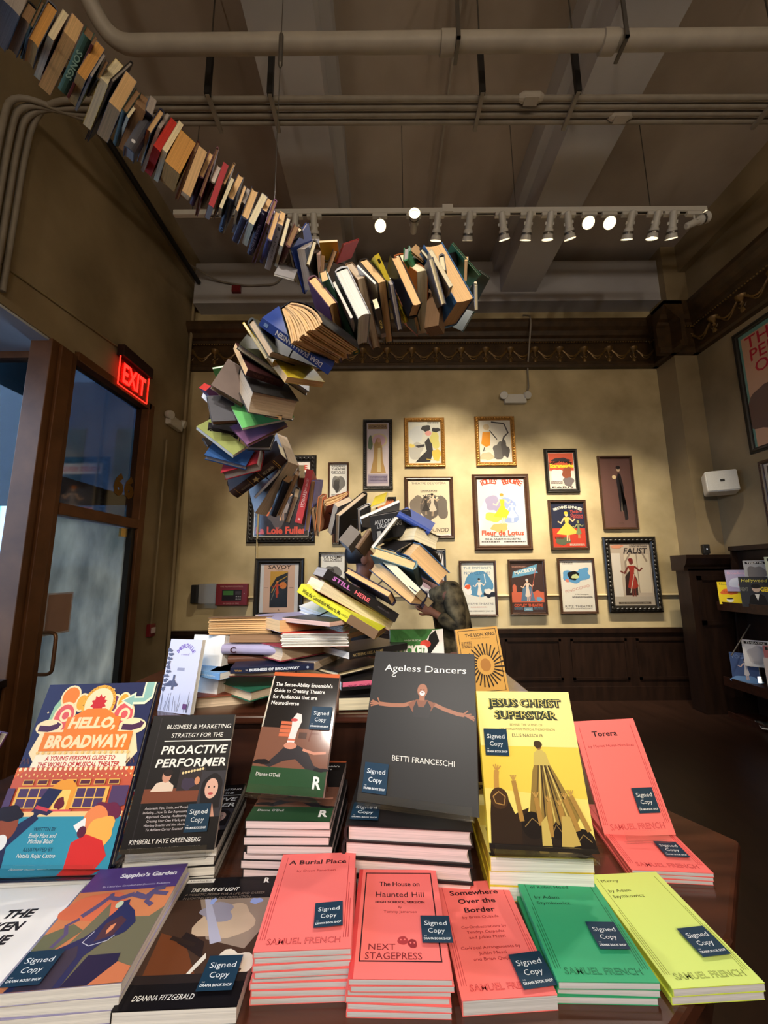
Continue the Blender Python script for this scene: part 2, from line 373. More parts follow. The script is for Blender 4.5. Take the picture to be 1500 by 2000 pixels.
# ================================================================ the room
XL, XR, YB, YR, ZC = -2.7, 4.15, 5.1, -4.0, 6.0
bm = newbm(); box(bm, -9, XR + .2, YR - .2, YB + .2, -.1, 0); struct('floor', bm, FLOORM)
bm = newbm(); box(bm, -3.0, XR + .15, YB, YB + .15, 0, ZC); struct('wall_back', bm, PLASTER)
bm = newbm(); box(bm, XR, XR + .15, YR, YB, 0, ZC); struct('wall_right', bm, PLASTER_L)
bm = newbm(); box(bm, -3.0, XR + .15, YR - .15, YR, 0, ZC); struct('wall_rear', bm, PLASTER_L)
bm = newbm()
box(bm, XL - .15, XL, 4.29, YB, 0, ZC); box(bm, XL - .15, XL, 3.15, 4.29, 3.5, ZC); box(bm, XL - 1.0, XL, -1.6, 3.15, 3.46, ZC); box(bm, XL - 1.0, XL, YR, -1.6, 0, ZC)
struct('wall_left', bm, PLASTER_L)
bm = newbm(); box(bm, XL - 1.0, XL - .01, -1.6, 3.14, 3.44, 3.459); struct('trim_1', bm, PAINTW)           # soffit of the deep window recess
bm = newbm(); box(bm, XL - 1.0, XL, -1.6, 2.9, 0, .78); box(bm, XL - 1.03, XL + .03, -1.6, 2.9, .78, .83); struct('trim_2', bm, WAINS)
# ceiling slab and beams
bm = newbm(); box(bm, -3.7, XR + .15, YR - .15, YB + .15, ZC, ZC + .2); struct('ceiling', bm, CEILM)
for i, (x0, x1, zb) in enumerate(((-.95, -.46, 5.4), (1.64, 2.13, 5.4), (-2.7, -2.62, 5.55), (4.05, 4.15, 5.6))):
    bm = newbm(); box(bm, x0, x1, YR, YB, zb, ZC)
    if i < 2: box(bm, (x1 if i == 0 else x0 - .09), (x1 + .09 if i == 0 else x0), YR, YB, 5.72, ZC)
    struct('trim_%d' % (3 + i), bm, BEAMM if i < 2 else PLASTER_L)
bm = newbm(); box(bm, -2.62, 4.05, 4.86, YB, 5.26, ZC - .12); struct('trim_7', bm, BEAMM)                    # girder above the cornice
# pier in the right-hand corner
bm = newbm(); box(bm, 3.85, XR, 4.76, YB, 0, ZC); struct('wall_pier', bm, PLASTER_L)
# wainscot and its rail
bm = newbm(); box(bm, XL, 3.85, YB - .035, YB, 0, .8); box(bm, XL, 3.85, YB - .06, YB, .8, .855); box(bm, XL, 3.85, YB - .05, YB, .0, .16)
for k in range(8):
    x = XL + .1 + k * .82
    for q in ((x, x + .7, .24, .27), (x, x + .7, .7, .73)): box(bm, q[0], q[1], YB - .047, YB - .03, q[2], q[3])
    for q in (x, x + .67): box(bm, q, q + .03, YB - .047, YB - .03, .24, .73)
struct('baseboard_back', bm, WAINS)
# cornice: back wall, pier and right wall
def cornice_prof(): return [(0, 4.37), (.07, 4.37), (.085, 4.40), (.085, 4.44), (.06, 4.46), (.05, 4.74), (.075, 4.76), (.09, 4.79), (.13, 4.81), (.16, 4.86), (.2, 4.9), (.235, 4.95), (.235, 5.0), (0, 5.0)]
def swag(bm, o, d, n, length):
    """garland frieze: swags, urns and beads in relief along direction d, facing n"""
    o, d, n = Vector(o), Vector(d), Vector(n); z = Vector((0, 0, 1)); k = int(length / .34)
    st = length / max(1, k)
    for i in range(k):
        c = o + d * (st * (i + .5))
        tube(bm, [c + d * (-st * .42 + st * .84 * t / 8) + z * (.2 - .11 * math.sin(math.pi * t / 8)) + n * .066 for t in range(9)], .014, 6)
        tube(bm, [c + d * (-st * .3 + st * .6 * t / 6) + z * (.17 - .12 * math.sin(math.pi * t / 6)) + n * .064 for t in range(7)], .009, 6)
        e = o + d * (st * i) + n * .062
        lathe(bm, e + z * .1, z, ((0, .012), (.02, .026), (.03, .01), (.05, .016), (.075, .05), (.11, .062), (.125, .045)), 10)
        lathe(bm, e + z * .0, z, ((-.0, .02), (.03, .03), (.07, .012)), 8)
        for s in (-1, 1): tube(bm, [e + z * .1, e + d * (s * .03) + z * .07, e + d * (s * .05) + z * .1], .006, 6)
    for i in range(int(length / .036)):
        c = o + d * (.036 * (i + .5)) + z * .295 + n * .085
        bmesh.ops.create_icosphere(bm, subdivisions=1, radius=.012, matrix=Matrix.Translation(c))
for nm, a, b, nrm in (('trim_8', (XL, YB), (3.85, YB), (0, -1)), ('trim_9', (3.85, YB), (3.85, 4.76), (-1, 0)), ('trim_10', (3.85, 4.76), (XR, 4.76), (0, -1)), ('trim_11', (XR, 4.76), (XR, YR), (-1, 0))):
    bm = newbm(); a, b, nrm = Vector(a), Vector(b), Vector(nrm); d = (b - a).normalized()
    ext0 = .235 if nm in ('trim_10',) else 0; ext1 = .235 if nm in ('trim_9',) else 0
    if nm == 'trim_11': ext0 = -.0
    extrude(bm, cornice_prof(), -ext0, (b - a).length + ext1, lambda u, v, s: Vector((*(a + d * s + nrm * u), v)))
    o = struct(nm, bm, CORN)
    bm = newbm(); swag(bm, (*a, 4.44), (*d, 0), (*nrm, 0), min((b - a).length, 7 if nm == 'trim_8' else 3.4)); obj('frieze_relief', bm, CORNL, o, smooth=True)
# ---------------------------------------------------------------- door, transom and window wall on the left
bm = newbm()
box(bm, XL - .16, XL + .02, 2.9, 3.16, 0, 3.46); box(bm, XL - .12, XL + .045, 2.97, 3.09, 0, 3.44); box(bm, XL - .12, XL + .03, 3.16, 4.24, 3.42, 3.5); box(bm, XL - .12, XL + .03, 4.2, 4.3, 0, 3.5)
box(bm, XL - .1, XL + .03, 3.16, 4.2, 2.05, 2.15)
d_ = struct('door_1', bm, BRONZE, bevel=.006)
m = bpy.data.materials.new('clouded_glass'); m.use_nodes = True; nt = m.node_tree; nt.nodes.clear(); _mats['clouded_glass'] = m
o_ = nt.nodes.new('ShaderNodeOutputMaterial'); tl = nt.nodes.new('ShaderNodeBsdfTranslucent'); gl = nt.nodes.new('ShaderNodeBsdfPrincipled'); mx = nt.nodes.new('ShaderNodeMixShader'); tr = nt.nodes.new('ShaderNodeBsdfTransparent'); mx2 = nt.nodes.new('ShaderNodeMixShader')
nz = nt.nodes.new('ShaderNodeTexNoise'); tc = nt.nodes.new('ShaderNodeTexCoord'); mp = nt.nodes.new('ShaderNodeMapping'); mp.inputs['Scale'].default_value = (1, 2.2, 1.1); nz.inputs['Scale'].default_value = 2.2; nz.inputs['Detail'].default_value = 6
rp = nt.nodes.new('ShaderNodeValToRGB'); rp.color_ramp.elements[0].position = .3; rp.color_ramp.elements[1].position = .75
rp.color_ramp.elements[0].color = (*lin((150, 138, 120)), 1); rp.color_ramp.elements[1].color = (*lin((216, 198, 172)), 1)
nt.links.new(tc.outputs['Object'], mp.inputs[0]); nt.links.new(mp.outputs[0], nz.inputs['Vector']); nt.links.new(nz.outputs['Fac'], rp.inputs[0]); nt.links.new(rp.outputs[0], tl.inputs[0])
gl.inputs['Base Color'].default_value = (*lin((60, 74, 84)), 1); gl.inputs['Roughness'].default_value = .25; mx.inputs[0].default_value = .28
tr.inputs[0].default_value = (.6, .72, .8, 1); mx2.inputs[0].default_value = .12
nt.links.new(tl.outputs[0], mx.inputs[1]); nt.links.new(gl.outputs[0], mx.inputs[2]); nt.links.new(mx.outputs[0], mx2.inputs[1]); nt.links.new(tr.outputs[0], mx2.inputs[2]); nt.links.new(mx2.outputs[0], o_.inputs[0])
bm = newbm(); box(bm, XL - .07, XL - .055, 3.17, 4.14, .02, 2.045); lf = obj('door_leaf', bm, m, d_)
bm = newbm(); box(bm, XL - .06, XL + .0, 4.14, 4.2, 0, 2.05); obj('door_stile', bm, BLACKM, d_)
bm = newbm(); tube(bm, fillet([(XL - .05, 3.24, 1.1), (XL + .06, 3.24, 1.1), (XL + .06, 3.24, .78), (XL - .05, 3.24, .78)], .05), .014, 10); obj('door_handle', bm, mat('worn_brass', (150, 112, 84), .35, .5, metal=.7, noise=.2), lf, smooth=True)
bm = newbm(); box(bm, XL - .055, XL - .03, 4.02, 4.12, 1.95, 2.04); obj('top_hinge', bm, mat('bright_brass', (206, 176, 110), .25, metal=.8), lf)
bm = newbm(); box(bm, XL - .06, XL - .02, 3.175, 3.2, 1.15, 1.3); obj('lock_plate', bm, BLACKM, lf)
tmat = mat('dark_transom_glass', (38, 42, 46), .12, .5)
bm = newbm(); box(bm, XL - .07, XL - .055, 3.16, 4.2, 2.15, 3.42); tp = obj('transom_pane', bm, glassy('smoked_glass', (.10, .13, .16), .82, .06), d_)
A = Art(.5, .26, z0=.002)     # gilt street number, painted to be read from the street
for k, ch in enumerate('662'): A.text(ch, .17 + .33 * k, .5, .42, (120, 86, 34), bold=.06)
A.done('house_number', tp, (XL - .05, 3.86, 2.36), (math.radians(90), 0, math.radians(-90))).scale = (-1, 1, 1)
# paper notice taped to the door
n_ = thing('paper_notice', 'pink-brown sheet with pale border taped to the clouded door glass', 'notice', (XL - .05, 3.37, 1.07))
bm = newbm(); box(bm, 0, .0015, -.135, .135, 0, .34); obj('sheet', bm, mat('notice_border', (206, 206, 220), .7), n_)
bm = newbm(); box(bm, .0015, .0022, -.12, .12, .015, .325); obj('printed_face', bm, mat('notice_face', (180, 146, 132), .7, noise=.06), n_)
# glazing beside the door with the street behind it
bm = newbm()
for q in ((XL - 1.0, XL - .16, 3.05, 3.13, 3.38, 3.44), (XL - 1.0, XL - .93, 3.05, 3.13, .83, 3.44)): box(bm, *q)
w1 = struct('window_1', bm, BRONZE)
bm = newbm(); box(bm, XL - .93, XL - .16, 3.085, 3.095, .83, 3.38); obj('pane', bm, PANE, w1)
bm = newbm()
for q in ((XL - 1.0, XL - .93, -1.6, -1.5, .83, 3.44), (XL - 1.0, XL - .93, .7, .78, .83, 3.44), (XL - 1.0, XL - .93, -1.6, 3.05, .83, .9), (XL - 1.0, XL - .93, -1.6, 3.05, 3.38, 3.44)): box(bm, *q)
w2 = struct('window_2', bm, BRONZE)
bm = newbm(); box(bm, XL - .97, XL - .96, -1.5, .7, .9, 3.38); obj('pane', bm, PANE, w2)
bm = newbm(); box(bm, XL - .97, XL - .96, .78, 3.05, .9, 3.38); obj('pane', bm, PANE, w2)
# the street
PAVE = mat('pavement', (120, 122, 126), .8, noise=.2, nscale=3)
bm = newbm(); box(bm, -40, XL - 1.0, -30, 40, -.2, -.1); struct('trim_12', bm, PAVE)
t = thing('street_canopy', 'dark teal sidewalk canopy outside the window beside the door', 'canopy', (-4.4, 4.3, 0))
bm = newbm(); box(bm, -1.9, 1.3, -.9, -.8, 2.4, 3.9); obj('fascia', bm, mat('teal_boards', (16, 30, 36), .95, .02, noise=.25, nscale=3), t)
bm = newbm(); box(bm, -1.9, 1.3, -.8, .5, 2.42, 2.5); obj('deck', bm, mat('teal_boards', (22, 40, 48)), t)
bm = newbm()
for x in (-1.7, ): cyl(bm, (x, .4, -.1), (x, .4, 2.42), .05)
obj('post', bm, STEEL, t)
t = thing('street_building', 'pale grey building with greenish windows across the street', 'building', (-9, 14, -.1))
bm = newbm(); box(bm, -8, 7.5, 0, 3, 0, 9); obj('facade', bm, mat('pale_stone', (206, 212, 220), .8, noise=.1, nscale=1), t)
for k in range(5):
    for r in range(2):
        bm = newbm(); box(bm, -6.6 + k * 2.8, -5.0 + k * 2.8, -.06, .02, 2.4 + r * 2.7, 4.4 + r * 2.7); obj('window', bm, mat('green_pane', (126, 190, 176), .2, .6, noise=.3, nscale=1.5), t)
t = thing('parked_van', 'silver van parked at the kerb behind the window beside the door', 'van', (-6.6, 8.2, -.1), (0, 0, math.radians(20)))
bm = newbm(); P = [(-2.2, .35), (2.2, .35), (2.25, 1.0), (1.5, 1.2), (.9, 1.9), (-2.1, 1.95), (-2.25, 1.1)]; extrude(bm, P, -.9, .9, lambda u, v, s: (u, s, v)); obj('body', bm, mat('silver_paint', (176, 186, 198), .3, .6, noise=.05), t, bevel=.06)
bm = newbm(); extrude(bm, [(1.35, 1.22), (.85, 1.8), (-1.9, 1.82), (-2.0, 1.25)], -.91, .91, lambda u, v, s: (u, s, v)); obj('window', bm, mat('dark_car_glass', (28, 34, 40), .1, .6), t)
for x in (-1.4, 1.4):
    for y in (-.82, .82): bm = newbm(); lathe(bm, (x, y - .1, .33), (0, 1, 0), ((0, .2), (.02, .33), (.18, .33), (.2, .2)), 20); obj('wheel', bm, BLACKM, t)

# ---------------------------------------------------------------- pipes, conduits, hangers, wires
def run(name, pts, r, label, cat, m=PIPEM, group=None, rad=.12):
    bm = newbm(); tube(bm, fillet(pts, rad), r, 12); return tag(obj(name, bm, m, smooth=True), label, cat, group)
p_ = thing('ceiling_pipe', 'thickest painted pipe crossing under the ceiling at the top of the room', 'pipe', (0, 2.05, 5.0))
bm = newbm(); tube(bm, fillet([(XR, 0, .02), (-1.78, 0, 0), (-1.9, -.35, .3), (-1.9, -.6, 1.0)], .15), .053, 16); obj('pipe_run', bm, PIPEM, p_, smooth=True)
for x in (.44, 1.5, 2.9): bm = newbm(); lathe(bm, (x - .05, 0, 0), (1, 0, 0), ((0, .054), (.005, .064), (.095, .064), (.1, .054)), 16); obj('coupling', bm, PIPEM, p_, smooth=True)
for x in (.5, 1.58):
    bm = newbm(); box(bm, x - .012, x + .012, -.07, -.058, -.07, 1.0); box(bm, x - .012, x + .012, -.07, .07, -.07, -.058); obj('hanger', bm, STEEL, p_)
for k, (y, lab) in enumerate(((2.345, 'uppermost in the photo'), (2.395, 'second'), (2.445, 'third'), (2.495, 'lowest in the photo'))):
    run('conduit', [(XR, y + .02, 5.0), (-2.42 + .07 * k, y, 5.0), (-2.66, y + .02 - .11 * k + .1, 4.99), (-2.66, y + .1 - .11 * k, 4.6), (-2.66, y + .1 - .11 * k, 3.52)], .0195, 'painted conduit of the bundle across the ceiling, ' + lab, 'conduit', PIPED, 'conduits bundled across the ceiling', .16)
def part(name, bm, m, parent): return obj(name, bm, m, parent)
for x, w in ((-1.25, 'left end of the bundle'), (-.8, 'left beam'), (.73, 'middle of the bundle'), (1.42, 'right beam'), (2.9, 'far right end')):
    t = thing('conduit_hanger', 'strut hanger clamping the ceiling conduits near the ' + w, 'hanger', (x, 2.42, 5.0), None, 'strut hangers of the conduit bundle')
    bm = newbm(); box(bm, -.014, .014, -.13, .12, -.045, -.02); part('clamp_bar', bm, PIPED, t)
    bm = newbm(); box(bm, -.02, .02, -.14, -.11, -.04, .42); part('strut', bm, BLACKM, t)
    bm = newbm(); cyl(bm, (0, -.125, .4), (0, -.125, 1.0), .006, 8); part('threaded_rod', bm, STEEL, t)
for x, y, w in ((1.1, 2.35, 'left of the right beam'), (1.83, 2.47, 'under the right beam')):
    t = thing('junction_box', 'small painted conduit fitting ' + w, 'junction box', (x, y, 5.0), None, 'fittings on the conduit bundle')
    bm = newbm(); lathe(bm, (-.09, 0, 0), (1, 0, 0), ((0, .02), (.03, .034), (.15, .034), (.18, .02)), 12); part('body', bm, PIPEM, t)
    bm = newbm(); box(bm, -.05, .05, -.028, .028, -.038, -.03); part('cover_plate', bm, PIPEM, t)
run('conduit', [(.62, YR, 5.93), (.62, 4.86, 5.93)], .014, 'thin white conduit running along the ceiling between the two beams', 'conduit', PIPEM)
run('conduit', [(-2.55, .5, 5.56), (-2.55, 4.83, 5.56)], .03, 'dark pipe in the corner of the left wall and the ceiling', 'conduit', BLACKM)
run('conduit', [(-2.66, 4.95, 5.4), (-2.66, 4.95, 2.3), (-2.66, 4.98, 0.02)], .02, 'vertical painted conduit in the left back corner', 'conduit', PLASTER_L)
run('conduit', [(-2.675, 4.6, 3.2), (-2.675, 4.6, .98)], .013, 'thin conduit dropping to the red pull station by the door', 'conduit', PLASTER_L)
run('conduit', [(-1.66, 5.075, 4.3), (-1.66, 5.075, 1.44)], .011, 'thin conduit dropping to the red fire alarm panel', 'conduit', PLASTER)
run('conduit', [(2.02, 5.075, 5.2), (2.02, 4.84, 5.02), (2.02, 4.84, 4.9), (2.02, 5.06, 4.36), (2.02, 5.07, 4.06), (1.95, 5.07, 3.98)], .011, 'thin conduit crossing the cornice to the emergency light', 'conduit', PIPED, None, .06)
run('conduit', [(-1.75, 5.085, 1.26), (3.84, 5.085, 1.26)], .014, 'thin painted conduit along the poster wall behind the lowest frames', 'conduit', PLASTER)
run('conduit', [(XL + .012, 1.2, 3.62), (XL + .012, 3.62, 3.84)], .011, 'thin cable conduit running along the left wall to the exit sign', 'conduit', PLASTER_L)
run('conduit', [(-2.62, 4.5, 5.62), (-2.3, 4.83, 5.58), (-1.9, 4.83, 5.5), (-1.45, 4.83, 5.52), (-1.3, 4.83, 5.9)], .012, 'thin curved conduit through the small red box up in the left corner', 'conduit', PIPED)
bm = newbm(); box(bm, -.06, .06, -.05, .0, -.05, .05); o = obj('alarm_box', bm, REDP, bevel=.006); o.location = (-2.02, 4.86, 5.45); tag(o, 'small red alarm box high in the left back corner', 'alarm box')
w_ = thing('suspension_wire', 'thin steel wire with turnbuckle hanging from ceiling to the book spiral', 'wire', (-.5, 1.56, 6.0))
bm = newbm(); cyl(bm, (0, 0, 0), (0, 0, -2.95), .0022, 6); obj('cable', bm, STEEL, w_)
bm = newbm(); lathe(bm, (0, 0, -1.75), (0, 0, -1), ((0, .004), (.02, .012), (.2, .012), (.22, .004)), 10); obj('turnbuckle', bm, STEEL, w_)

# ---------------------------------------------------------------- track lights over the poster wall
TY, TZ = 3.2, 4.93
tr_ = thing('lighting_track', 'long white lighting track hanging across the room above the posters', 'track', (.55, TY, TZ))
bm = newbm(); box(bm, -2.52, 2.52, -.022, .022, -.022, .03); obj('rail', bm, TRACKM, tr_, bevel=.004)
bm = newbm(); box(bm, -2.2, 2.4, -.008, .008, -.0235, -.02); obj('slot', bm, BLACKM, tr_)
for x in (-2.35, -.35, .72, 2.0): bm = newbm(); cyl(bm, (x, 0, .03), (x, 0, 1.07), .004, 6); obj('hanging_wire', bm, STEEL, tr_)
bm = newbm(); box(bm, .02, .12, -.03, .03, -.02, .06); obj('joiner', bm, TRACKM, tr_)
# place along the rail, where the head points, lamp watts, place in words
HEADS = ((-.82, (-1.3, 5.0, 1.7), 1, 'first from the left, half hidden by books'), (-.64, (-.7, 5.0, 2.2), 1, 'second from the left, half hidden by books'),
         (-.02, (.1, 1.15, 2.4), 2, 'third from the left, its lens turned to us'), (.3, (.2, -1.2, 4.4), 0, 'fourth from the left, tipped up with its lens showing'),
         (.52, (.3, 5.0, 2.1), 1, 'fifth from the left, right above the blue book'), (.82, (.8, 5.0, 2.9), 1, 'sixth from the left, hanging straight with a bright rim'),
         (1.14, (1.75, 4.6, 2.6), 1, 'seventh from the left, slanting down to the right'), (1.38, (1.2, 5.0, 2.4), 1, 'eighth from the left, straight under the second beam'),
         (1.58, (1.5, 5.0, 1.6), 1, 'ninth from the left, leaning slightly left'), (1.76, (2.5, 4.6, 2.2), 1, 'tenth from the left, slanting under the bare round lens'),
         (1.96, (.2, .9, 2.6), 2, 'eleventh from the left, round lens facing the room'), (2.15, (.1, .3, 1.9), 2, 'twelfth from the left, the dazzling one'),
         (2.34, (2.35, 5.0, 2.2), 1, 'thirteenth from the left, straight after the dazzling one'), (2.58, (2.3, 5.0, 1.3), 1, 'fourteenth from the left, leaning slightly left'),
         (2.74, (3.3, 5.0, 1.7), 1, 'fifteenth from the left, slanting right with dark rim'), (2.95, (4.1, 3.2, 5.35), 0, 'last on the right end, pointing outwards and up'))
for x, tgt, kind, wd in HEADS:
    t = thing('track_light', 'white track spotlight, ' + wd, 'spotlight', (x, TY, TZ), None, 'spotlights on the long white track')
    bm = newbm(); box(bm, -.07, .07, -.02, .02, -.055, -.022); obj('adapter', bm, TRACKM, t, bevel=.004)
    piv = Vector((0, 0, -.13)); d = (Vector(tgt) - Vector((x, TY, TZ)) - piv).normalized()
    bm = newbm(); tube(bm, [(0, 0, -.05), (.0, 0, -.08), piv], .008, 8); sx, sy, _ = basis(d)
    obox(bm, piv, (sx, sy, d), (.042, .006, .012)); obj('bracket', bm, TRACKM, t)
    b0 = piv - d * .1
    bm = newbm(); lathe(bm, b0, d, ((0, .018), (.01, .03), (.14, .033), (.15, .042), (.2, .045), (.23, .052)), 18, caps=False); lathe(bm, b0, d, ((0, .001), (.001, .018)), 18, caps=False); obj('lamp_body', bm, TRACKM, t, smooth=True)
    bm = newbm(); lathe(bm, b0 + d * .205, d, ((0, .001), (.001, .038)), 18, caps=False); obj('lens', bm, LENS if kind != 0 or x < 3 else LENS, t)
    bm = newbm(); lathe(bm, b0 + d * .17, d, ((0, .0445), (.008, .0465), (.02, .0468)), 18, caps=False); obj('vent_ring', bm, STEEL, t)
    L = Vector((x, TY, TZ)) + b0 + d * .24
    if kind == 1: lamp_spot('poster_light', L, tgt, WALL_SPOT, WARM, 46, .85, radius=.04)
    elif kind == 2: lamp_spot('table_light', L, tgt, TABLE_SPOT, ROSE, 50, .8, radius=.04)
# second track above and behind the photographer
t2 = thing('lighting_track', 'white lighting track over the front of the table, behind the camera', 'track', (0, -2.75, 4.93))
bm = newbm(); box(bm, -2.2, 2.2, -.022, .022, -.022, .03); obj('rail', bm, TRACKM, t2, bevel=.004)
for x in (-1.8, 1.8): bm = newbm(); cyl(bm, (x, 0, .03), (x, 0, 1.07), .004, 6); obj('hanging_wire', bm, STEEL, t2)
for x, tgt, wt, wd in ((-1.6, (-.15, 1.1, 2.3), 2.4, 'first from the left of five'), (-.9, (-.5, .9, 1.1), 1.0, 'second from the left of five'), (-.1, (0, .9, 1.15), 1.0, 'middle one of five'), (.4, (.1, 1.1, 2.45), 2.4, 'fourth from the left of five'), (.95, (.35, .85, 1.1), 1.0, 'rightmost of five')):
    t = thing('track_light', 'white track spotlight behind the camera, ' + wd, 'spotlight', (x, -2.75, 4.93), None, 'spotlights behind the camera')
    piv = Vector((0, 0, -.13)); d = (Vector(tgt) - Vector((x, -2.75, 4.93)) - piv).normalized(); b0 = piv - d * .1
    bm = newbm(); box(bm, -.07, .07, -.02, .02, -.055, -.022); tube(bm, [(0, 0, -.05), piv], .008, 8); obj('bracket', bm, TRACKM, t)
    bm = newbm(); lathe(bm, b0, d, ((0, .018), (.01, .03), (.14, .033), (.2, .045), (.23, .052)), 18, caps=False); obj('lamp_body', bm, TRACKM, t, smooth=True)
    bm = newbm(); lathe(bm, b0 + d * .205, d, ((0, .001), (.001, .038)), 18, caps=False); obj('lens', bm, LENS, t)
    lamp_spot('table_light', Vector((x, -2.75, 4.93)) + b0 + d * .24, tgt, TABLE_SPOT * wt * 1.4, ROSE, 32, .7, radius=.07)

for x, wd in ((-1.3, 'left'), (1.0, 'middle'), (3.1, 'right')):  # pendants out of view, added to lift the ambient light
    t = thing('added_pendant_lamp', 'added white globe pendant for fill light behind the camera, ' + wd + ' of three', 'lamp', (x, -3.4, 3.3), None, 'added globe pendants for fill light')
    bm = newbm(); bmesh.ops.create_uvsphere(bm, u_segments=24, v_segments=14, radius=.15); obj('globe', bm, OPAL, t, smooth=True)
    bm = newbm(); cyl(bm, (0, 0, .14), (0, 0, .2), .05); cyl(bm, (0, 0, .2), (0, 0, 2.7), .006, 8); obj('cord', bm, BLACKM, t)
    d = bpy.data.lights.new('added_pendant_light', 'POINT'); d.energy = FILL_PENDANT; d.color = SOFT; d.shadow_soft_size = .16
    o = bpy.data.objects.new('added_pendant_light', d); COL.objects.link(o); o.location = (x, -3.4, 3.3)
# ---------------------------------------------------------------- signs and boxes on the walls
e_ = thing('exit_sign', 'red lit EXIT sign above the glass door', 'exit sign', (XL + .01, 3.88, 3.45))
bm = newbm(); box(bm, 0, .075, -.25, .25, .30, .42); obj('housing', bm, mat('dark_red_housing', (46, 20, 20), .5), e_, bevel=.005)
bm = newbm(); box(bm, .03, .038, -.235, .235, 0.0, .30); obj('panel', bm, glassy('red_acrylic', (1, .5, .45), .9, .1), e_)
bm = newbm(); box(bm, .03, .04, -.24, .24, -.006, .002); box(bm, .03, .04, -.243, -.235, 0, .30); box(bm, .03, .04, .235, .243, 0, .30); obj('glowing_edge', bm, REDLIT2, e_)
A = Art(.44, .27, z0=.001); A.mats = [REDLIT]; A.idx = {(255, 30, 22): 0}
A.text('EXIT', .5, .5, .47, (255, 30, 22), width=.84, bold=.025); A.done('letters', e_, (.04, 0.22, .02), (math.radians(90), 0, math.radians(90))).location = (.041, -.22, .02)
def emergency(loc, rz, lab):
    t = thing('emergency_light', lab, 'emergency light', loc, (0, 0, rz))
    bm = newbm(); box(bm, -.15, .15, -.07, 0, -.06, .07); obj('body', bm, WHITEP, t, bevel=.012)
    for s in (-1, 1):
        bm = newbm(); lathe(bm, (s * .16, -.06, .05), (s * .25, -1, -.25), ((-.05, .03), (-.03, .05), (.02, .055), (.03, .05)), 16); obj('lamp_head', bm, WHITEP, t, smooth=True)
    return t
emergency((1.82, YB, 3.91), 0, 'white emergency light on the wall above the gold-framed posters')
emergency((XL, 4.72, 3.46), math.radians(90), 'white emergency light on the left wall right of the exit sign')
t = thing('fire_alarm_panel', 'dark red fire alarm panel left of the posters', 'alarm panel', (-1.94, YB, 1.3))
bm = newbm(); box(bm, -.2, .2, -.07, 0, -.135, .135); obj('cabinet', bm, REDP, t, bevel=.006)
A = Art(.4, .27, z0=.001); A.rect(.2, .22, .82, .72, (40, 34, 38)); A.rect(.24, .48, .56, .68, (70, 118, 62)); A.rect(.62, .5, .8, .66, (70, 66, 72))
for i in range(3):
    for j in range(3): A.rect(.64 + .06 * i, .26 + .07 * j, .68 + .06 * i, .3 + .07 * j, (170, 168, 172))
A.text('FIRE ALARM CONTROL', .5, .88, .05, (196, 150, 140)); A.text('IN CASE OF FIRE', .5, .1, .05, (196, 150, 140)); A.dot(.9, .55, .012, (230, 230, 220))
A.done('front_print', t, (-.2, -.0701, -.135), (math.radians(90), 0, 0))
t = thing('document_sleeve', 'clear plastic sleeve of papers hanging left of the red alarm panel', 'document sleeve', (-2.25, YB - .03, 1.13))
bm = newbm(); box(bm, -.13, .13, -.014, -.012, 0, .31); obj('sleeve', bm, glassy('clear_plastic', (1, 1, 1), .8, .15), t)
bm = newbm(); box(bm, -.12, .12, -.01, 0, .06, .305); obj('papers', bm, mat('office_paper', (206, 204, 206), .8, noise=.05, nscale=40), t)
bm = newbm(); box(bm, -.05, .03, -.09, 0, -.115, .115); o = obj('key_box', bm, BLACKM, bevel=.008); o.location = (-2.4, YB, 1.31); tag(o, 'black box on the wall at the left of the papers', 'box')
t = thing('pull_station', 'small red fire pull station beside the door frame', 'pull station', (XL, 4.6, .93))
bm = newbm(); box(bm, 0, .05, -.05, .05, -.07, .07); obj('case', bm, REDP, t, bevel=.006)
bm = newbm(); box(bm, .05, .06, -.035, .035, -.03, .03); obj('handle', bm, mat('white_handle', (214, 196, 196), .4), t)
t = thing('wall_speaker', 'white wall speaker beside the corner at the right', 'speaker', (3.98, 4.5, 2.58), (math.radians(-8), 0, math.radians(-28)))
bm = newbm(); box(bm, -.15, .15, -.1, .1, -.13, .13); obj('cabinet', bm, WHITEP, t, bevel=.02)
bm = newbm(); box(bm, -.138, .138, -.108, -.1, -.118, .118); obj('grille', bm, mat('grille_white', (196, 194, 188), .7, noise=.1, nscale=200), t)
bm = newbm(); box(bm, -.02, .02, -.111, -.108, -.015, .015); obj('badge', bm, BLACKM, t)
bm = newbm(); cyl(bm, (.05, .1, 0), (.12, .22, .0), .02); obj('mount', bm, WHITEP, t)
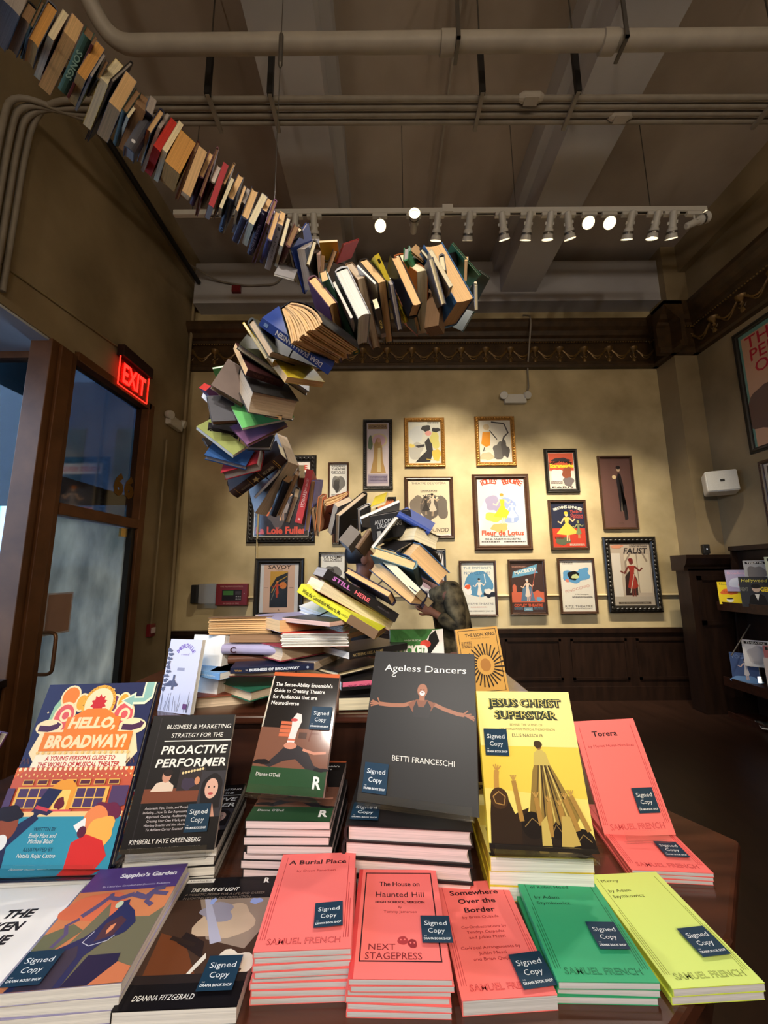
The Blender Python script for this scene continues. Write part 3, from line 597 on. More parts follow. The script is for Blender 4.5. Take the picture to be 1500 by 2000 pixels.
# ================================================================ framed posters
CR, BK, RD, GO, WH = (232, 220, 196), (30, 28, 30), (206, 62, 46), (200, 160, 70), (240, 238, 230)
def scribble(A, u0, u1, v, n, h, c):
    """rows of fine print too small to read"""
    rnd = random.Random(int(u0 * 100 + v * 1000))
    for k in range(n):
        u = u0
        while u < u1:
            l = rnd.uniform(.02, .06); A.rect(u, v - k * h * 1.7, min(u1, u + l), v - k * h * 1.7 + h, c); u += l + .012
def fig(A, u, v, s, dress, skin, hair, flare=1.0, rot=0):
    """a simple standing figure, s = height in sheet heights"""
    k = A.h / A.w; q = lambda x, y: (u + x * s * k, v + y * s)
    A.poly([q(-.05, 0), q(-.03, .3), q(.0, .3), q(.0, 0)], skin); A.poly([q(.03, 0), q(.02, .3), q(.05, .3), q(.06, 0)], skin)
    A.poly([q(-.2 * flare, .24), q(-.05, .6), q(-.09, .8), q(.09, .8), q(.05, .6), q(.2 * flare, .26), q(.05, .2), q(-.08, .2)], dress)
    A.line([q(-.08, .78), q(-.2, .6), q(-.3, .66)], .05 * s * k, skin); A.line([q(.08, .78), q(.2, .66), q(.28, .74)], .05 * s * k, skin)
    A.ell(*q(0, .9), .055 * s * k, .075 * s * k, skin); A.ell(*q(-.01, .95), .065 * s * k, .05 * s * k, hair)
def art_cismonda(A):
    A.rect(0, 0, 1, 1, (196, 182, 186)); A.rect(.06, .9, .94, .99, (150, 122, 84)); A.text('GISMONDA', .5, .945, .13, (92, 64, 46), width=.8, bold=.02)
    A.rect(.06, .2, .94, .88, (206, 190, 190)); A.ell(.55, .72, .38, .34, (214, 196, 150)); A.ell(.55, .72, .3, .27, (214, 172, 182))
    A.poly([(.16, .2), (.3, .42), (.34, .66), (.46, .76), (.62, .74), (.7, .6), (.72, .4), (.86, .2)], (176, 140, 84)); A.poly([(.46, .22), (.5, .6), (.62, .6), (.64, .22)], (206, 186, 140))
    A.blob(.16, .68, .09, .13, (98, 116, 88), 3); A.ell(.55, .72, .09, .11, (206, 160, 130)); A.rect(.06, .04, .94, .18, (150, 138, 158)); scribble(A, .12, .9, .14, 4, .012, (92, 82, 112))
def art_fan(A):
    A.rect(0, 0, 1, 1, (206, 204, 190)); A.blob(.25, .7, .2, .22, (196, 198, 196), 1); A.blob(.22, .3, .22, .2, (176, 172, 162), 2); A.poly([(.2, .02), (.34, .14), (.56, .3), (.5, .5), (.62, .62), (.72, .5), (.76, .26), (.66, .04)], (34, 32, 36))
    A.poly([(.2, .42), (.5, .46), (.5, .4), (.3, .37)], (34, 32, 36)); A.blob(.82, .56, .15, .2, (206, 196, 110), 5); A.blob(.86, .2, .12, .16, (206, 178, 70), 8); A.blob(.86, .8, .12, .06, BK, 4); A.blob(.55, .84, .16, .07, BK, 6); A.blob(.1, .42, .08, .05, (214, 190, 90), 7)
    A.ell(.62, .72, .1, .08, (216, 150, 140)); scribble(A, .6, .95, .96, 1, .025, (70, 66, 60)); A.line([(.55, .1), (.95, .06)], .02, (214, 182, 70))
def art_arc(A):
    A.rect(0, 0, 1, 1, (226, 218, 200)); A.poly([(.06, .44), (.12, .72), (.36, .72), (.34, .4), (.2, .36)], (232, 150, 40)); A.line([(.4, .96), (.8, .92), (.92, .7), (.78, .6), (.7, .4), (.5, .12), (.2, .06)], .05, (74, 70, 70))
    A.blob(.62, .28, .2, .2, (110, 106, 102), 2, .35); A.blob(.8, .3, .12, .2, (88, 84, 82), 9, .4); A.line([(.34, .76), (.5, .6), (.56, .54)], .03, BK); A.blob(.22, .14, .2, .1, (196, 186, 150), 3); A.ell(.24, .84, .1, .1, (214, 190, 150)); A.line([(.16, .36), (.12, .26), (.18, .28)], .03, BK)
def art_poly(A):
    A.rect(0, 0, 1, 1, (226, 208, 176)); A.text("THÉÂTRE DE L'OPÉRA", .5, .95, .05, (70, 70, 74), width=.84); A.arc_text('POLYEUCTE', .5, .2, .66, 128, 52, .12, (60, 62, 66), .02); scribble(A, .3, .7, .8, 2, .012, (90, 86, 80))
    A.blob(.2, .52, .17, .2, (124, 112, 100), 2, .2); A.blob(.8, .5, .16, .2, (112, 104, 96), 5, .2); A.blob(.5, .48, .2, .24, (92, 84, 78), 7, .2); fig(A, .58, .34, .42, (206, 194, 172), (196, 170, 140), BK, .9); fig(A, .42, .36, .34, (50, 46, 46), (150, 130, 110), BK, 1.1)
    A.text('Musique de', .4, .2, .06, (120, 96, 62), shear=.3); A.text('CH. GOUNOD', .55, .09, .1, (70, 62, 54), width=.8, shear=.2)
def art_folies(A):
    A.rect(0, 0, 1, 1, (214, 214, 212)); A.arc_text('FOLIES', .3, .66, .44, 118, 74, .12, (206, 70, 40), .02); A.arc_text('BERGÈRE', .72, .66, .44, 112, 58, .12, (206, 70, 40), .02)
    A.blob(.45, .55, .36, .24, (206, 206, 220), 3, .3); A.blob(.62, .52, .24, .17, (150, 168, 210), 5, .35); A.blob(.36, .62, .2, .12, (168, 160, 190), 9, .3); A.blob(.36, .42, .2, .08, (226, 206, 90), 4, .3); A.blob(.44, .26, .2, .06, (196, 180, 110), 6, .3)
    fig(A, .52, .32, .46, (242, 208, 52), (236, 208, 186), (206, 150, 60), 1.5); fig(A, .72, .34, .32, (186, 196, 226), (206, 210, 232), (150, 160, 206), 1.3)
    A.text('Fleur de Lotus', .5, .185, .1, (214, 82, 48), width=.88, bold=.03); scribble(A, .25, .75, .13, 1, .012, (90, 80, 76)); A.text('DE M. ARMAND SILVESTRE', .5, .092, .04, (70, 64, 66), width=.74, bold=.01); scribble(A, .05, .42, .045, 1, .014, (80, 74, 74)); scribble(A, .52, .96, .045, 1, .014, (80, 74, 74))
def art_scar(A):
    A.rect(0, 0, 1, 1, (226, 214, 200)); A.rect(.02, .5, .98, .98, (206, 92, 66)); A.arc_text('NOUVEAU-THÉÂTRE', .5, .2, .82, 120, 60, .1, BK, .05); A.blob(.5, .8, .3, .06, (60, 54, 60), 3, .4); A.text('Scaramouche', .52, .64, .15, (250, 226, 60), width=.92, bold=.05)
    A.blob(.34, .36, .24, .2, (240, 232, 222), 4, .2); A.blob(.7, .42, .2, .16, (150, 84, 60), 6, .3); A.blob(.74, .2, .18, .14, (120, 110, 110), 8, .3); scribble(A, .06, .5, .2, 3, .016, (90, 70, 70)); A.text('PARIS', .5, .05, .08, BK, width=.8)
def art_panto(A):
    A.rect(0, 0, 1, 1, (40, 44, 66)); A.rect(0, 0, 1, .42, (196, 66, 48)); A.arc_text('PANTOMIMES LUMINEUSES', .52, .1, 1.1, 113, 67, .085, (240, 232, 214), .02); A.text('Théâtre', .76, .8, .09, (226, 92, 72), width=.36); A.text('Optique', .78, .72, .09, (226, 92, 72), width=.38); A.text('E. REYNAUD', .78, .66, .05, (226, 92, 72))
    A.blob(.3, .14, .2, .1, (96, 100, 78), 4, .3); fig(A, .46, .14, .66, (232, 196, 84), (232, 196, 150), (236, 190, 60), 1.9); fig(A, .8, .2, .4, (120, 132, 92), (170, 170, 110), (150, 150, 90), .8); scribble(A, .06, .34, .22, 2, .014, (120, 30, 30)); scribble(A, .5, .95, .06, 2, .014, (240, 220, 200))
def art_dark(A):
    A.rect(0, 0, 1, 1, (104, 74, 68)); A.poly([(.54, .22), (.52, .5), (.5, .68), (.58, .78), (.66, .76), (.72, .6), (.7, .4), (.76, .3), (.74, .14), (.66, .13), (.7, .1), (.78, .12), (.76, .34), (.68, .36), (.66, .24)], (32, 28, 32)); A.ell(.6, .83, .06, .07, (200, 170, 140)); A.ell(.6, .86, .08, .06, (30, 26, 28)); A.ell(.44, .72, .07, .065, (222, 196, 150)); A.poly([(.58, .24), (.62, .38), (.6, .22)], (222, 206, 170)); A.poly([(.66, .1), (.66, .32), (.72, .32), (.74, .1)], (32, 28, 32)); A.rect(.45, .055, .62, .06, (70, 52, 46))
def art_faust(A):
    A.rect(0, 0, 1, 1, (186, 170, 152)); A.rect(.34, .2, .96, .82, (206, 192, 168)); A.line([(.36, .18), (.36, .7), (.5, .84), (.8, .84), (.9, .7)], .05, (150, 134, 118)); A.rect(.02, .12, .24, .84, (214, 204, 190)); A.rect(.64, .2, .66, .82, (140, 124, 108))
    A.poly([(.3, .16), (.32, .46), (.5, .6), (.62, .4), (.6, .16)], (58, 42, 40)); fig(A, .5, .14, .62, (156, 54, 44), (110, 52, 44), (120, 40, 38), .7); A.line([(.42, .2), (.55, .5)], .02, (200, 190, 170)); A.rect(0, .0, 1, .14, (176, 164, 148)); A.rect(.1, .02, .9, .055, (86, 76, 66)); A.text('THE METROPOLITAN OPERA', .5, .037, .028, (200, 190, 170), width=.7)
    A.text('FAUST', .64, .88, .14, (44, 40, 42), width=.62, bold=.03, shear=.2); scribble(A, .5, .95, .965, 2, .014, (70, 60, 60)); A.blob(.18, .95, .16, .03, (206, 140, 110), 2)
def art_emp(A):
    A.rect(0, 0, 1, 1, (230, 226, 212)); A.blob(.52, .58, .42, .27, (92, 146, 182), 3, .12); A.text("THE EMPEROR'S", .5, .9, .085, (84, 126, 150), width=.86); A.text('NEW CLOTHES', .5, .8, .085, (60, 104, 140), width=.8); fig(A, .54, .28, .42, (236, 226, 214), (236, 216, 196), BK, .6)
    A.blob(.18, .48, .13, .1, (240, 236, 230), 5); A.blob(.18, .53, .1, .04, (224, 92, 56), 6); A.blob(.84, .38, .16, .07, (40, 46, 60), 7, .4); A.blob(.8, .44, .1, .06, (232, 226, 216), 8); A.line([(.74, .6), (.7, .78)], .02, WH); A.text('ADELPHI THEATRE', .5, .2, .06, (120, 120, 124), width=.9); scribble(A, .25, .75, .13, 1, .014, (190, 84, 60)); A.text('OPENS WEDNESDAY JULY 20', .5, .06, .04, (90, 90, 96), width=.86)
def art_mac(A):
    A.rect(0, 0, 1, 1, (70, 52, 50)); A.text("SHAKESPEARE'S", .28, .9, .05, (206, 150, 130), width=.46); A.poly([(.04, .68), (.08, .8), (.4, .86), (.84, .95), (.8, .82), (.86, .78), (.4, .72)], (104, 160, 190)); A.text('MACBETH', .45, .815, .1, (238, 232, 220), width=.66, rot=11, bold=.03)
    A.rect(0, .2, 1, .4, (206, 104, 78)); A.poly([(.04, .4), (.04, .52), (.1, .56), (.16, .52), (.16, .4)], (206, 104, 78)); A.poly([(.7, .4), (.8, .44), (.9, .4)], (206, 104, 78)); A.poly([(.28, .22), (.36, .5), (.62, .5), (.72, .22)], (92, 120, 146)); fig(A, .5, .22, .44, (226, 208, 190), (226, 190, 160), (200, 196, 190), .6); A.line([(.56, .24), (.78, .84)], .014, (214, 110, 90)); A.blob(.84, .26, .08, .05, (110, 160, 190), 4)
    A.text('COPLEY THEATRE', .5, .145, .08, (214, 96, 66), width=.88, bold=.03); A.rect(.36, .03, .62, .1, (110, 150, 170)); A.text('JAN 31', .49, .066, .045, WH); scribble(A, .06, .32, .085, 2, .014, (96, 130, 150)); scribble(A, .66, .95, .085, 2, .014, (96, 130, 150))
def art_ritz(A):
    A.rect(0, 0, 1, 1, (224, 218, 204)); scribble(A, .08, .42, .95, 2, .016, (60, 56, 60)); A.blob(.46, .68, .36, .14, (98, 156, 200), 4, .35); A.blob(.72, .76, .2, .08, (98, 156, 200), 6, .4); A.blob(.4, .7, .16, .1, BK, 8, .2); A.blob(.46, .68, .1, .05, (196, 206, 150), 3, .3); A.blob(.2, .6, .06, .03, (216, 130, 110), 5)
    A.text('PINOCCHIO', .5, .44, .085, (206, 150, 140), width=.78, rot=14); A.text('A New Extravaganza', .62, .33, .035, (70, 66, 66)); scribble(A, .32, .94, .285, 2, .012, (100, 96, 96)); A.text('RITZ THEATRE', .5, .1, .07, (120, 116, 114), width=.84); scribble(A, .1, .9, .05, 1, .01, (140, 136, 130))
def art_loie(A):
    A.rect(0, 0, 1, 1, (52, 50, 58)); A.rect(0, .86, 1, 1, (236, 226, 220)); A.text('FOLIES BERGÈRE', .5, .93, .09, (212, 84, 66), width=.92, bold=.04); A.blob(.35, .5, .3, .22, (84, 84, 96), 4, .3); A.blob(.42, .3, .2, .16, (96, 90, 96), 6, .35); A.blob(.2, .34, .1, .08, (232, 128, 84), 8, .4); fig(A, .5, .2, .5, (150, 140, 140), (214, 170, 140), (210, 120, 60), 1.8)
    A.text('La Loïe Fuller', .5, .075, .13, (226, 92, 78), width=.94, bold=.04)
def art_letters(A, words, sub):
    A.rect(0, 0, 1, 1, (232, 230, 224)); v = .95
    for s in words: A.text(s, .5, v, .12, (60, 58, 58), width=.84, bold=.02); v -= .075
    A.rect(.1, v + .02, .9, v + .03, (70, 66, 66)); A.blob(.5, .5, .36, .22, (120, 118, 116), 4, .2); A.blob(.4, .45, .2, .16, (70, 68, 68), 6, .3); scribble(A, .1, .9, .2, 5, .018, (90, 88, 88))
def art_savoy(A):
    A.rect(0, 0, 1, 1, (228, 226, 226)); A.rect(.09, .0, .9, .98, (228, 190, 166)); A.text('SAVOY', .5, .93, .1, (70, 50, 44), width=.6, bold=.02); A.text('THEATRE', .5, .87, .03, (70, 50, 44)); A.rect(.26, .1, .72, .84, (214, 164, 66)); A.poly([(.26, .1), (.26, .5), (.42, .72), (.72, .82), (.72, .1)], (44, 50, 60)); A.line([(.3, .4), (.44, .62), (.7, .74)], .02, (214, 164, 66)); A.line([(.3, .25), (.42, .52), (.7, .66)], .02, (120, 120, 110))
    A.ell(.6, .55, .09, .09, (232, 138, 66)); fig(A, .45, .3, .34, (206, 72, 40), (214, 84, 48), (226, 150, 80), .5); A.text('A', .5, .05, .06, (70, 50, 44)); scribble(A, .11, .22, .5, 1, .01, (150, 120, 110)); scribble(A, .77, .88, .5, 1, .01, (150, 120, 110))
def art_orange(A): A.rect(0, 0, 1, 1, (214, 128, 84)); A.text('ALCAZAR', .5, .92, .1, (120, 50, 36), width=.86, bold=.03); A.blob(.5, .45, .34, .28, (120, 70, 50), 3, .2)
def art_zebra(A):
    A.rect(0, 0, 1, 1, (230, 224, 222))
    for k in range(7): A.line([(.55 + .07 * k, .98), (.4 + .08 * k, .6)], .035, BK)
    A.blob(.6, .35, .3, .2, (190, 160, 168), 4, .3); scribble(A, .1, .9, .12, 2, .02, (80, 70, 76))
def art_three(A):
    A.rect(0, 0, 1, 1, (214, 168, 138)); A.rect(0, .965, 1, 1, (110, 160, 150)); A.rect(0, 0, .03, 1, (110, 160, 150)); A.blob(.2, .3, .22, .2, (110, 84, 78), 3, .2)
    A.text('THREE', .44, .905, .16, (196, 44, 62), width=.72, bold=.01); A.text('PENNY', .48, .785, .16, (196, 44, 62), width=.72, bold=.01); A.text('OPERA', .52, .665, .16, (196, 44, 62), width=.72, bold=.01)
    A.poly([(.3, .02), (.36, .16), (.48, .22), (.9, .22), (1, .1), (1, .02)], (150, 146, 138)); A.ell(.7, .36, .24, .2, (206, 172, 156)); A.rect(.58, .14, .84, .26, (206, 172, 156)); A.ell(.72, .58, .27, .2, (74, 72, 86)); A.ell(.72, .5, .36, .05, (54, 52, 64)); A.rect(.46, .5, .98, .545, (40, 38, 46)); A.ell(.62, .4, .04, .02, BK); A.ell(.8, .4, .04, .02, BK); A.line([(.6, .29), (.7, .32), (.8, .29)], .02, (40, 34, 34)); A.ell(.6, .64, .07, .05, (150, 148, 160), 20)
def art_swirl(A):
    A.rect(0, 0, 1, 1, (206, 196, 178)); A.frame(.05, .03, .95, .97, .03, (96, 82, 66))
    for k in range(5): A.ell(.28 + .12 * (k % 2), .85 - .18 * k, .16, .16, (96, 82, 66)); A.ell(.28 + .12 * (k % 2), .85 - .18 * k, .1, .1, (206, 196, 178))
def framed(label, x, z, w, h, fw, fm, art, mat_w=0.0, group='framed posters on the back wall', origin=None, rz=0.0, ornate=False):
    t = thing('framed_poster', label, 'framed poster', origin or (x, YB - (.032 if z - h / 2 < 1.28 and z + h / 2 > 1.25 else 0), z), (0, 0, rz), group)
    bm = newbm(); dp = .034
    prof = [(0, 0), (0, .022), (fw * .18, dp), (fw * .45, dp * .86), (fw * .7, dp * .95), (fw * .86, dp * .6), (fw, dp * .5), (fw, 0)]
    crn = [(-w / 2, -h / 2), (w / 2, -h / 2), (w / 2, h / 2), (-w / 2, h / 2)]; sg = [(1, 1), (-1, 1), (-1, -1), (1, -1)]
    rings = [[bm.verts.new((c[0] + s[0] * a, -b, c[1] + s[1] * a)) for a, b in prof] for c, s in zip(crn, sg)]
    n = len(prof)
    for i in range(4):
        A_, B_ = rings[i], rings[(i + 1) % 4]
        for k in range(n): bm.faces.new((A_[k], B_[k], B_[(k + 1) % n], A_[(k + 1) % n]))
    obj('frame', bm, fm, t)
    if ornate:
        bm = newbm(); per = [((-w / 2, -h / 2), (w / 2, -h / 2)), ((w / 2, -h / 2), (w / 2, h / 2)), ((w / 2, h / 2), (-w / 2, h / 2)), ((-w / 2, h / 2), (-w / 2, -h / 2))]; ins = fw * .5
        for a, b in per:
            a, b = Vector(a), Vector(b); d = (b - a).normalized(); L = (b - a).length; nrm = Vector((-d.y, d.x)); k = int(L / (fw * .62)); c = a + nrm * ins; st = L / k
            lathe(bm, (c.x, -dp * .72, c.y), (d.x, 0, d.y), [(fw * .3, fw * .06)] + [(st * (i + q), fw * r) for i in range(1, k) for q, r in ((-.5, .1), (-.25, .21), (0, .25), (.25, .21))] + [(L - fw * .3, fw * .06)], 8)
        obj('carved_ornament', bm, fm, t, smooth=True)
    iw, ih = w - 2 * fw, h - 2 * fw
    bm = newbm(); box(bm, -iw / 2 - .004, iw / 2 + .004, -.008, 0, -ih / 2 - .004, ih / 2 + .004); obj('backing_board', bm, mat('mat_board', (226, 220, 206), .8, noise=.03), t)
    aw, ah = iw - 2 * mat_w, ih - 2 * mat_w
    A = Art(aw, ah, dz=.00005, z0=.0004, rough=.5); art(A); A.done('poster_print', t, (-aw / 2, -.008, -ah / 2), (math.radians(90), 0, 0))
    bm = newbm(); box(bm, -iw / 2 - .002, iw / 2 + .002, -.0165, -.0155, -ih / 2 - .002, ih / 2 + .002); obj('glazing', bm, PICG, t)
    return t
FRAMES = (
 ('tall narrow poster of a robed figure in a black beaded frame', -.078, 3.152, .40, .985, .05, BLACKG, art_cismonda, 0, True),
 ('gold-framed poster of a seated figure in black, left of the two gold frames', .56, 3.313, .55, .70, .055, GOLDF, art_fan, 0, True),
 ('gold-framed poster with an orange shape and grey sweep, right of the two gold frames', 1.522, 3.324, .544, .705, .055, GOLDF, art_arc, 0, True),
 ('sepia opera poster lettered Polyeucte in a dark frame', .6, 2.414, .651, .832, .05, BROWNF, art_poly, 0, False),
 ('large white poster of a dancer in yellow in a wide dark frame', 1.559, 2.35, .758, 1.018, .065, BROWNF, art_folies, 0, False),
 ('small red poster with yellow lettering in a dark frame, upper right group', 2.395, 2.903, .448, .606, .05, BLACKG, art_scar, 0, False),
 ('poster of a girl in a yellow dress on navy and red', 2.426, 2.169, .502, .661, .035, BROWNF, art_panto, 0, False),
 ('tall brown poster of a figure in black holding a skull', 3.117, 2.602, .463, 1.002, .03, BROWNF, art_dark, 0, True),
 ('poster of a red figure at a doorway in an ornate black frame', 3.178, 1.523, .684, .954, .085, BLACKG, art_faust, 0, True),
 ('white poster with blue cloud and dancing figure, leftmost of the three small bottom frames', 1.195, 1.357, .476, .702, .03, BROWNF, art_emp, 0, False),
 ('dark poster with a blue banner and red city wall, middle of the bottom row', 1.825, 1.37, .474, .700, .03, BROWNF, art_mac, 0, False),
 ('white poster with blue brush strokes, just left of the ornate black frame', 2.462, 1.382, .474, .700, .03, BROWNF, art_ritz, 0, False),
 ('large poster with red lettering on dark ground in an ornate black frame behind the spiral', -1.355, 2.547, .895, 1.185, .085, BLACKG, art_loie, .01, True),
 ('small black and white lettered poster in a thin brown frame beside the robed figure', -.609, 2.75, .277, .575, .025, BROWNF, lambda A: art_letters(A, ('SUNDANCE', 'THEATRE', 'REVUE'), ''), 0, False),
 ('small brown poster half hidden below the black and white one', -.53, 2.2, .3, .523, .03, BROWNF, art_orange, 0, False),
 ('poster headed Savoy of a red dancer with an orange lamp, wide black frame', -1.346, 1.38, .63, .751, .07, BLACKG, art_savoy, 0, False),
 ('black and white lettered poster in a black frame right of the red dancer', -.669, 1.563, .37, .542, .03, BLACKG, lambda A: art_letters(A, ('LA DAME', 'AUX CAMÉLIAS'), ''), .012, False),
 ('orange poster in a dark frame peeking over the lower sweep of books', .024, 2.352, .271, .411, .03, BLACKG, art_orange, 0, False),
 ('striped poster in a black frame behind the lower knot of books', .564, 1.539, .459, .639, .03, BLACKG, art_zebra, 0, False),
)
for lab, x, z, w, h, fw, fm, art, mw, orn in FRAMES: framed(lab, x, z, w, h, fw, fm, art, mw, ornate=orn)
framed('huge poster of a man in a bowler hat with red lettering on the right wall', 0, 0, 1.0, 1.45, .06, BLACKG, art_three, group='framed posters on the right wall', origin=(XR, 3.73, 3.57), rz=math.radians(-90))
framed('brown swirling poster below the bowler hat poster on the right wall', 0, 0, .7, .76, .045, BROWNF, art_swirl, group='framed posters on the right wall', origin=(XR, 3.81, 2.36), rz=math.radians(-90), ornate=True)

# ================================================================ magazine rack and pier panelling on the right
t = thing('panelled_pilaster', 'dark wood pilaster with a flared cap in the right back corner', 'pilaster', (3.8, 4.66, 0))
bm = newbm(); box(bm, -.28, .34, -.1, .099, 0, 1.58); obj('shaft', bm, WAINS, t)
bm = newbm(); extrude(bm, [(0, 1.56), (.0, 1.6), (.03, 1.63), (.06, 1.7), (.06, 1.74), (-.199, 1.74), (-.199, 1.56)], -.33, .34, lambda u, v, s: (s, -.1 - u, v)); obj('cap', bm, WAINS, t)
bm = newbm(); box(bm, -.2, .26, -.112, -.1, .95, 1.0); box(bm, -.2, .26, -.112, -.1, 1.45, 1.5); box(bm, -.2, -.15, -.112, -.1, .95, 1.5); box(bm, .21, .26, -.112, -.1, .95, 1.5); obj('panel_moulding', bm, WAINS, t)
t = thing('web_camera', 'small black camera with a white light standing on the pilaster cap', 'camera', (3.8, 4.62, 1.74), (0, 0, math.radians(-12)))
bm = newbm(); box(bm, -.035, .035, -.03, .03, .015, .125); obj('body', bm, BLACKM, t, bevel=.008)
bm = newbm(); cyl(bm, (0, 0, 0), (0, 0, .015), .03); obj('foot', bm, BLACKM, t)
bm = newbm(); lathe(bm, (0, -.031, .07), (0, -1, 0), ((0, .001), (.001, .006)), 10); obj('indicator', bm, mat('indicator_white', (235, 240, 255), emit=3), t)
rk = thing('magazine_rack', 'dark wood magazine rack with sloping ledges along the right wall', 'magazine rack', (3.98, 3.4, 0))
bm = newbm(); box(bm, .06, .169, -1.9, 1.1, 0, 1.78); obj('back_panel', bm, WAINS, rk)
for z0, x0 in ((1.16, -.22), (.36, -.26), (-.0, -.26)):
    bm = newbm(); box(bm, x0, .06, -1.9, 1.1, z0, z0 + .03); box(bm, x0 - .015, x0, -1.9, 1.1, z0 - .04, z0 + .055); obj('ledge', bm, WOOD, rk)
bm = newbm(); extrude(bm, [(.06, .3), (-.1, .3), (.0, 1.78), (.06, 1.78)], 1.08, 1.1, lambda u, v, s: (u, s, v)); obj('end_panel', bm, WAINS, rk)
bm = newbm(); box(bm, -.02, .169, -1.9, 1.1, 1.78, 1.83); obj('top_board', bm, WAINS, rk)
bm = newbm(); cyl(bm, (-.28, .95, .66), (-.03, .95, .98), .006); obj('prop_rod', bm, STEEL, rk)
def magazine(lab, x, y, z, w, h, art, rz=-38, lean=14, group='magazines on the rack'):
    t = thing('magazine', lab, 'magazine', (x, y, z), (math.radians(-lean), 0, math.radians(rz)), group)
    bm = newbm(); box(bm, -w / 2, w / 2, 0.0006, .0085, 0, h); obj('page_block', bm, page_mat('white'), t)
    A = Art(w, h, z0=.0004); art(A); A.done('cover', t, (-w / 2, 0, 0), (math.radians(90), 0, 0)); return t
def m_yellow(A):
    A.rect(0, 0, 1, 1, (244, 214, 40)); A.text('New York', .5, .9, .12, (96, 84, 40), width=.8); A.blob(.5, .56, .32, .16, (230, 110, 50), 3, .35); A.text('EATING', .5, .56, .1, (150, 40, 30)); A.ell(.5, .2, .16, .14, WH); A.ell(.5, .26, .15, .05, (60, 46, 30))
def m_holly(A):
    A.rect(0, 0, 1, 1, (52, 54, 60)); A.text('Hollywood', .5, .88, .15, (232, 220, 90), width=.84, shear=.2); A.text('NEXT', .14, .58, .16, (120, 120, 110), width=.26, bold=.03); A.text('GEN', .82, .58, .18, (244, 214, 50), width=.34, bold=.05); A.poly([(.2, 0), (.3, .36), (.45, .44), (.6, .44), (.75, .36), (.85, 0)], (20, 20, 24)); A.ell(.52, .6, .13, .16, (206, 180, 160)); A.ell(.52, .68, .15, .1, BK); A.poly([(.45, .42), (.52, .2), (.6, .42)], WH)
def m_pastel(A): A.rect(0, 0, 1, 1, (176, 166, 196)); A.text('Broadway', .5, .86, .14, (226, 170, 190), width=.8); A.blob(.5, .4, .36, .26, (206, 210, 226), 3, .2); A.blob(.7, .3, .2, .1, (226, 150, 160), 4)
def m_mix(c1, c2, s):
    def f(A): A.rect(0, 0, 1, 1, c1); A.blob(.5, .45, .36, .34, c2, s, .25); A.rect(.08, .84, .92, .95, BK); A.text('THEATRE', .5, .895, .1, WH, width=.7)
    return f
def m_blue(A): A.rect(0, 0, 1, 1, (62, 84, 130)); A.text('VOGUE', .4, .86, .18, (110, 130, 170), width=.7); A.blob(.5, .1, .5, .14, (110, 150, 200), 3, .3); fig(A, .55, .1, .7, (206, 202, 206), (206, 180, 170), (70, 60, 60), .5)
def m_face(A): A.rect(0, 0, 1, 1, (206, 194, 190)); A.blob(.5, .62, .36, .3, (34, 28, 30), 3, .15); A.ell(.45, .6, .22, .28, (222, 192, 178)); A.ell(.5, .46, .08, .03, (150, 60, 60)); A.line([(.32, .64), (.42, .66)], .03, BK); A.line([(.52, .66), (.6, .64)], .03, BK); A.poly([(.1, 0), (.3, .3), (.6, .34), (.9, .1), (.9, 0)], (226, 206, 196))
magazine('bright yellow magazine with a cup on the upper ledge', 3.80, 4.38, 1.19, .185, .25, m_yellow)
magazine('black magazine with yellow capitals on the upper ledge', 3.80, 4.06, 1.19, .24, .31, m_holly)
magazine('lavender magazine behind the bright yellow one', 3.88, 4.34, 1.33, .2, .24, m_pastel)
magazine('grey magazine with a black masthead at the back left of the upper ledge', 3.94, 4.17, 1.42, .19, .25, m_mix((170, 170, 172), (120, 116, 116), 4))
magazine('green floral magazine at the back right of the upper ledge', 3.94, 3.9, 1.42, .22, .28, m_mix((196, 204, 176), (84, 120, 70), 6))
magazine('blue magazine of a striding figure on the lower ledge', 3.80, 4.32, .39, .22, .30, m_blue)
magazine('pale magazine of a face with black hair on the lower ledge', 3.80, 3.92, .39, .23, .32, m_face)
magazine('white magazine with a black masthead behind the blue one', 3.90, 4.26, .56, .22, .27, m_mix((226, 222, 220), (196, 190, 190), 2))
magazine('pink magazine between the blue and the pale face ones', 3.93, 4.07, .54, .2, .26, m_mix((196, 120, 120), (226, 150, 160), 5))
for k, (y, lab) in enumerate(((4.2, 'left'), (3.92, 'right'))):
    t = thing('acrylic_holder', 'clear holder standing on the lower ledge, the ' + lab + ' of two', 'holder', (3.98, y, .4), (math.radians(-14), 0, math.radians(-38)))
    bm = newbm(); box(bm, -.13, .13, .0, .003, 0, .42); obj('back_sheet', bm, ACRYL, t)
    bm = newbm(); box(bm, -.13, .13, -.06, -.057, 0, .06); box(bm, -.13, .13, -.06, .0, 0, .003); obj('lip', bm, ACRYL, t)
t = thing('magazine', 'dark magazine lying flat on the lowest ledge of the rack', 'magazine', (3.84, 4.1, .031), (0, 0, math.radians(60)))
bm = newbm(); box(bm, -.11, .11, -.14, .14, 0, .012); obj('page_block', bm, page_mat('white'), t)
A = Art(.22, .28); A.rect(0, 0, 1, 1, (40, 44, 46)); A.blob(.5, .5, .3, .3, (66, 72, 62), 3); A.rect(.06, .84, .94, .95, (90, 90, 90)); A.done('cover', t, (-.11, -.14, .012))

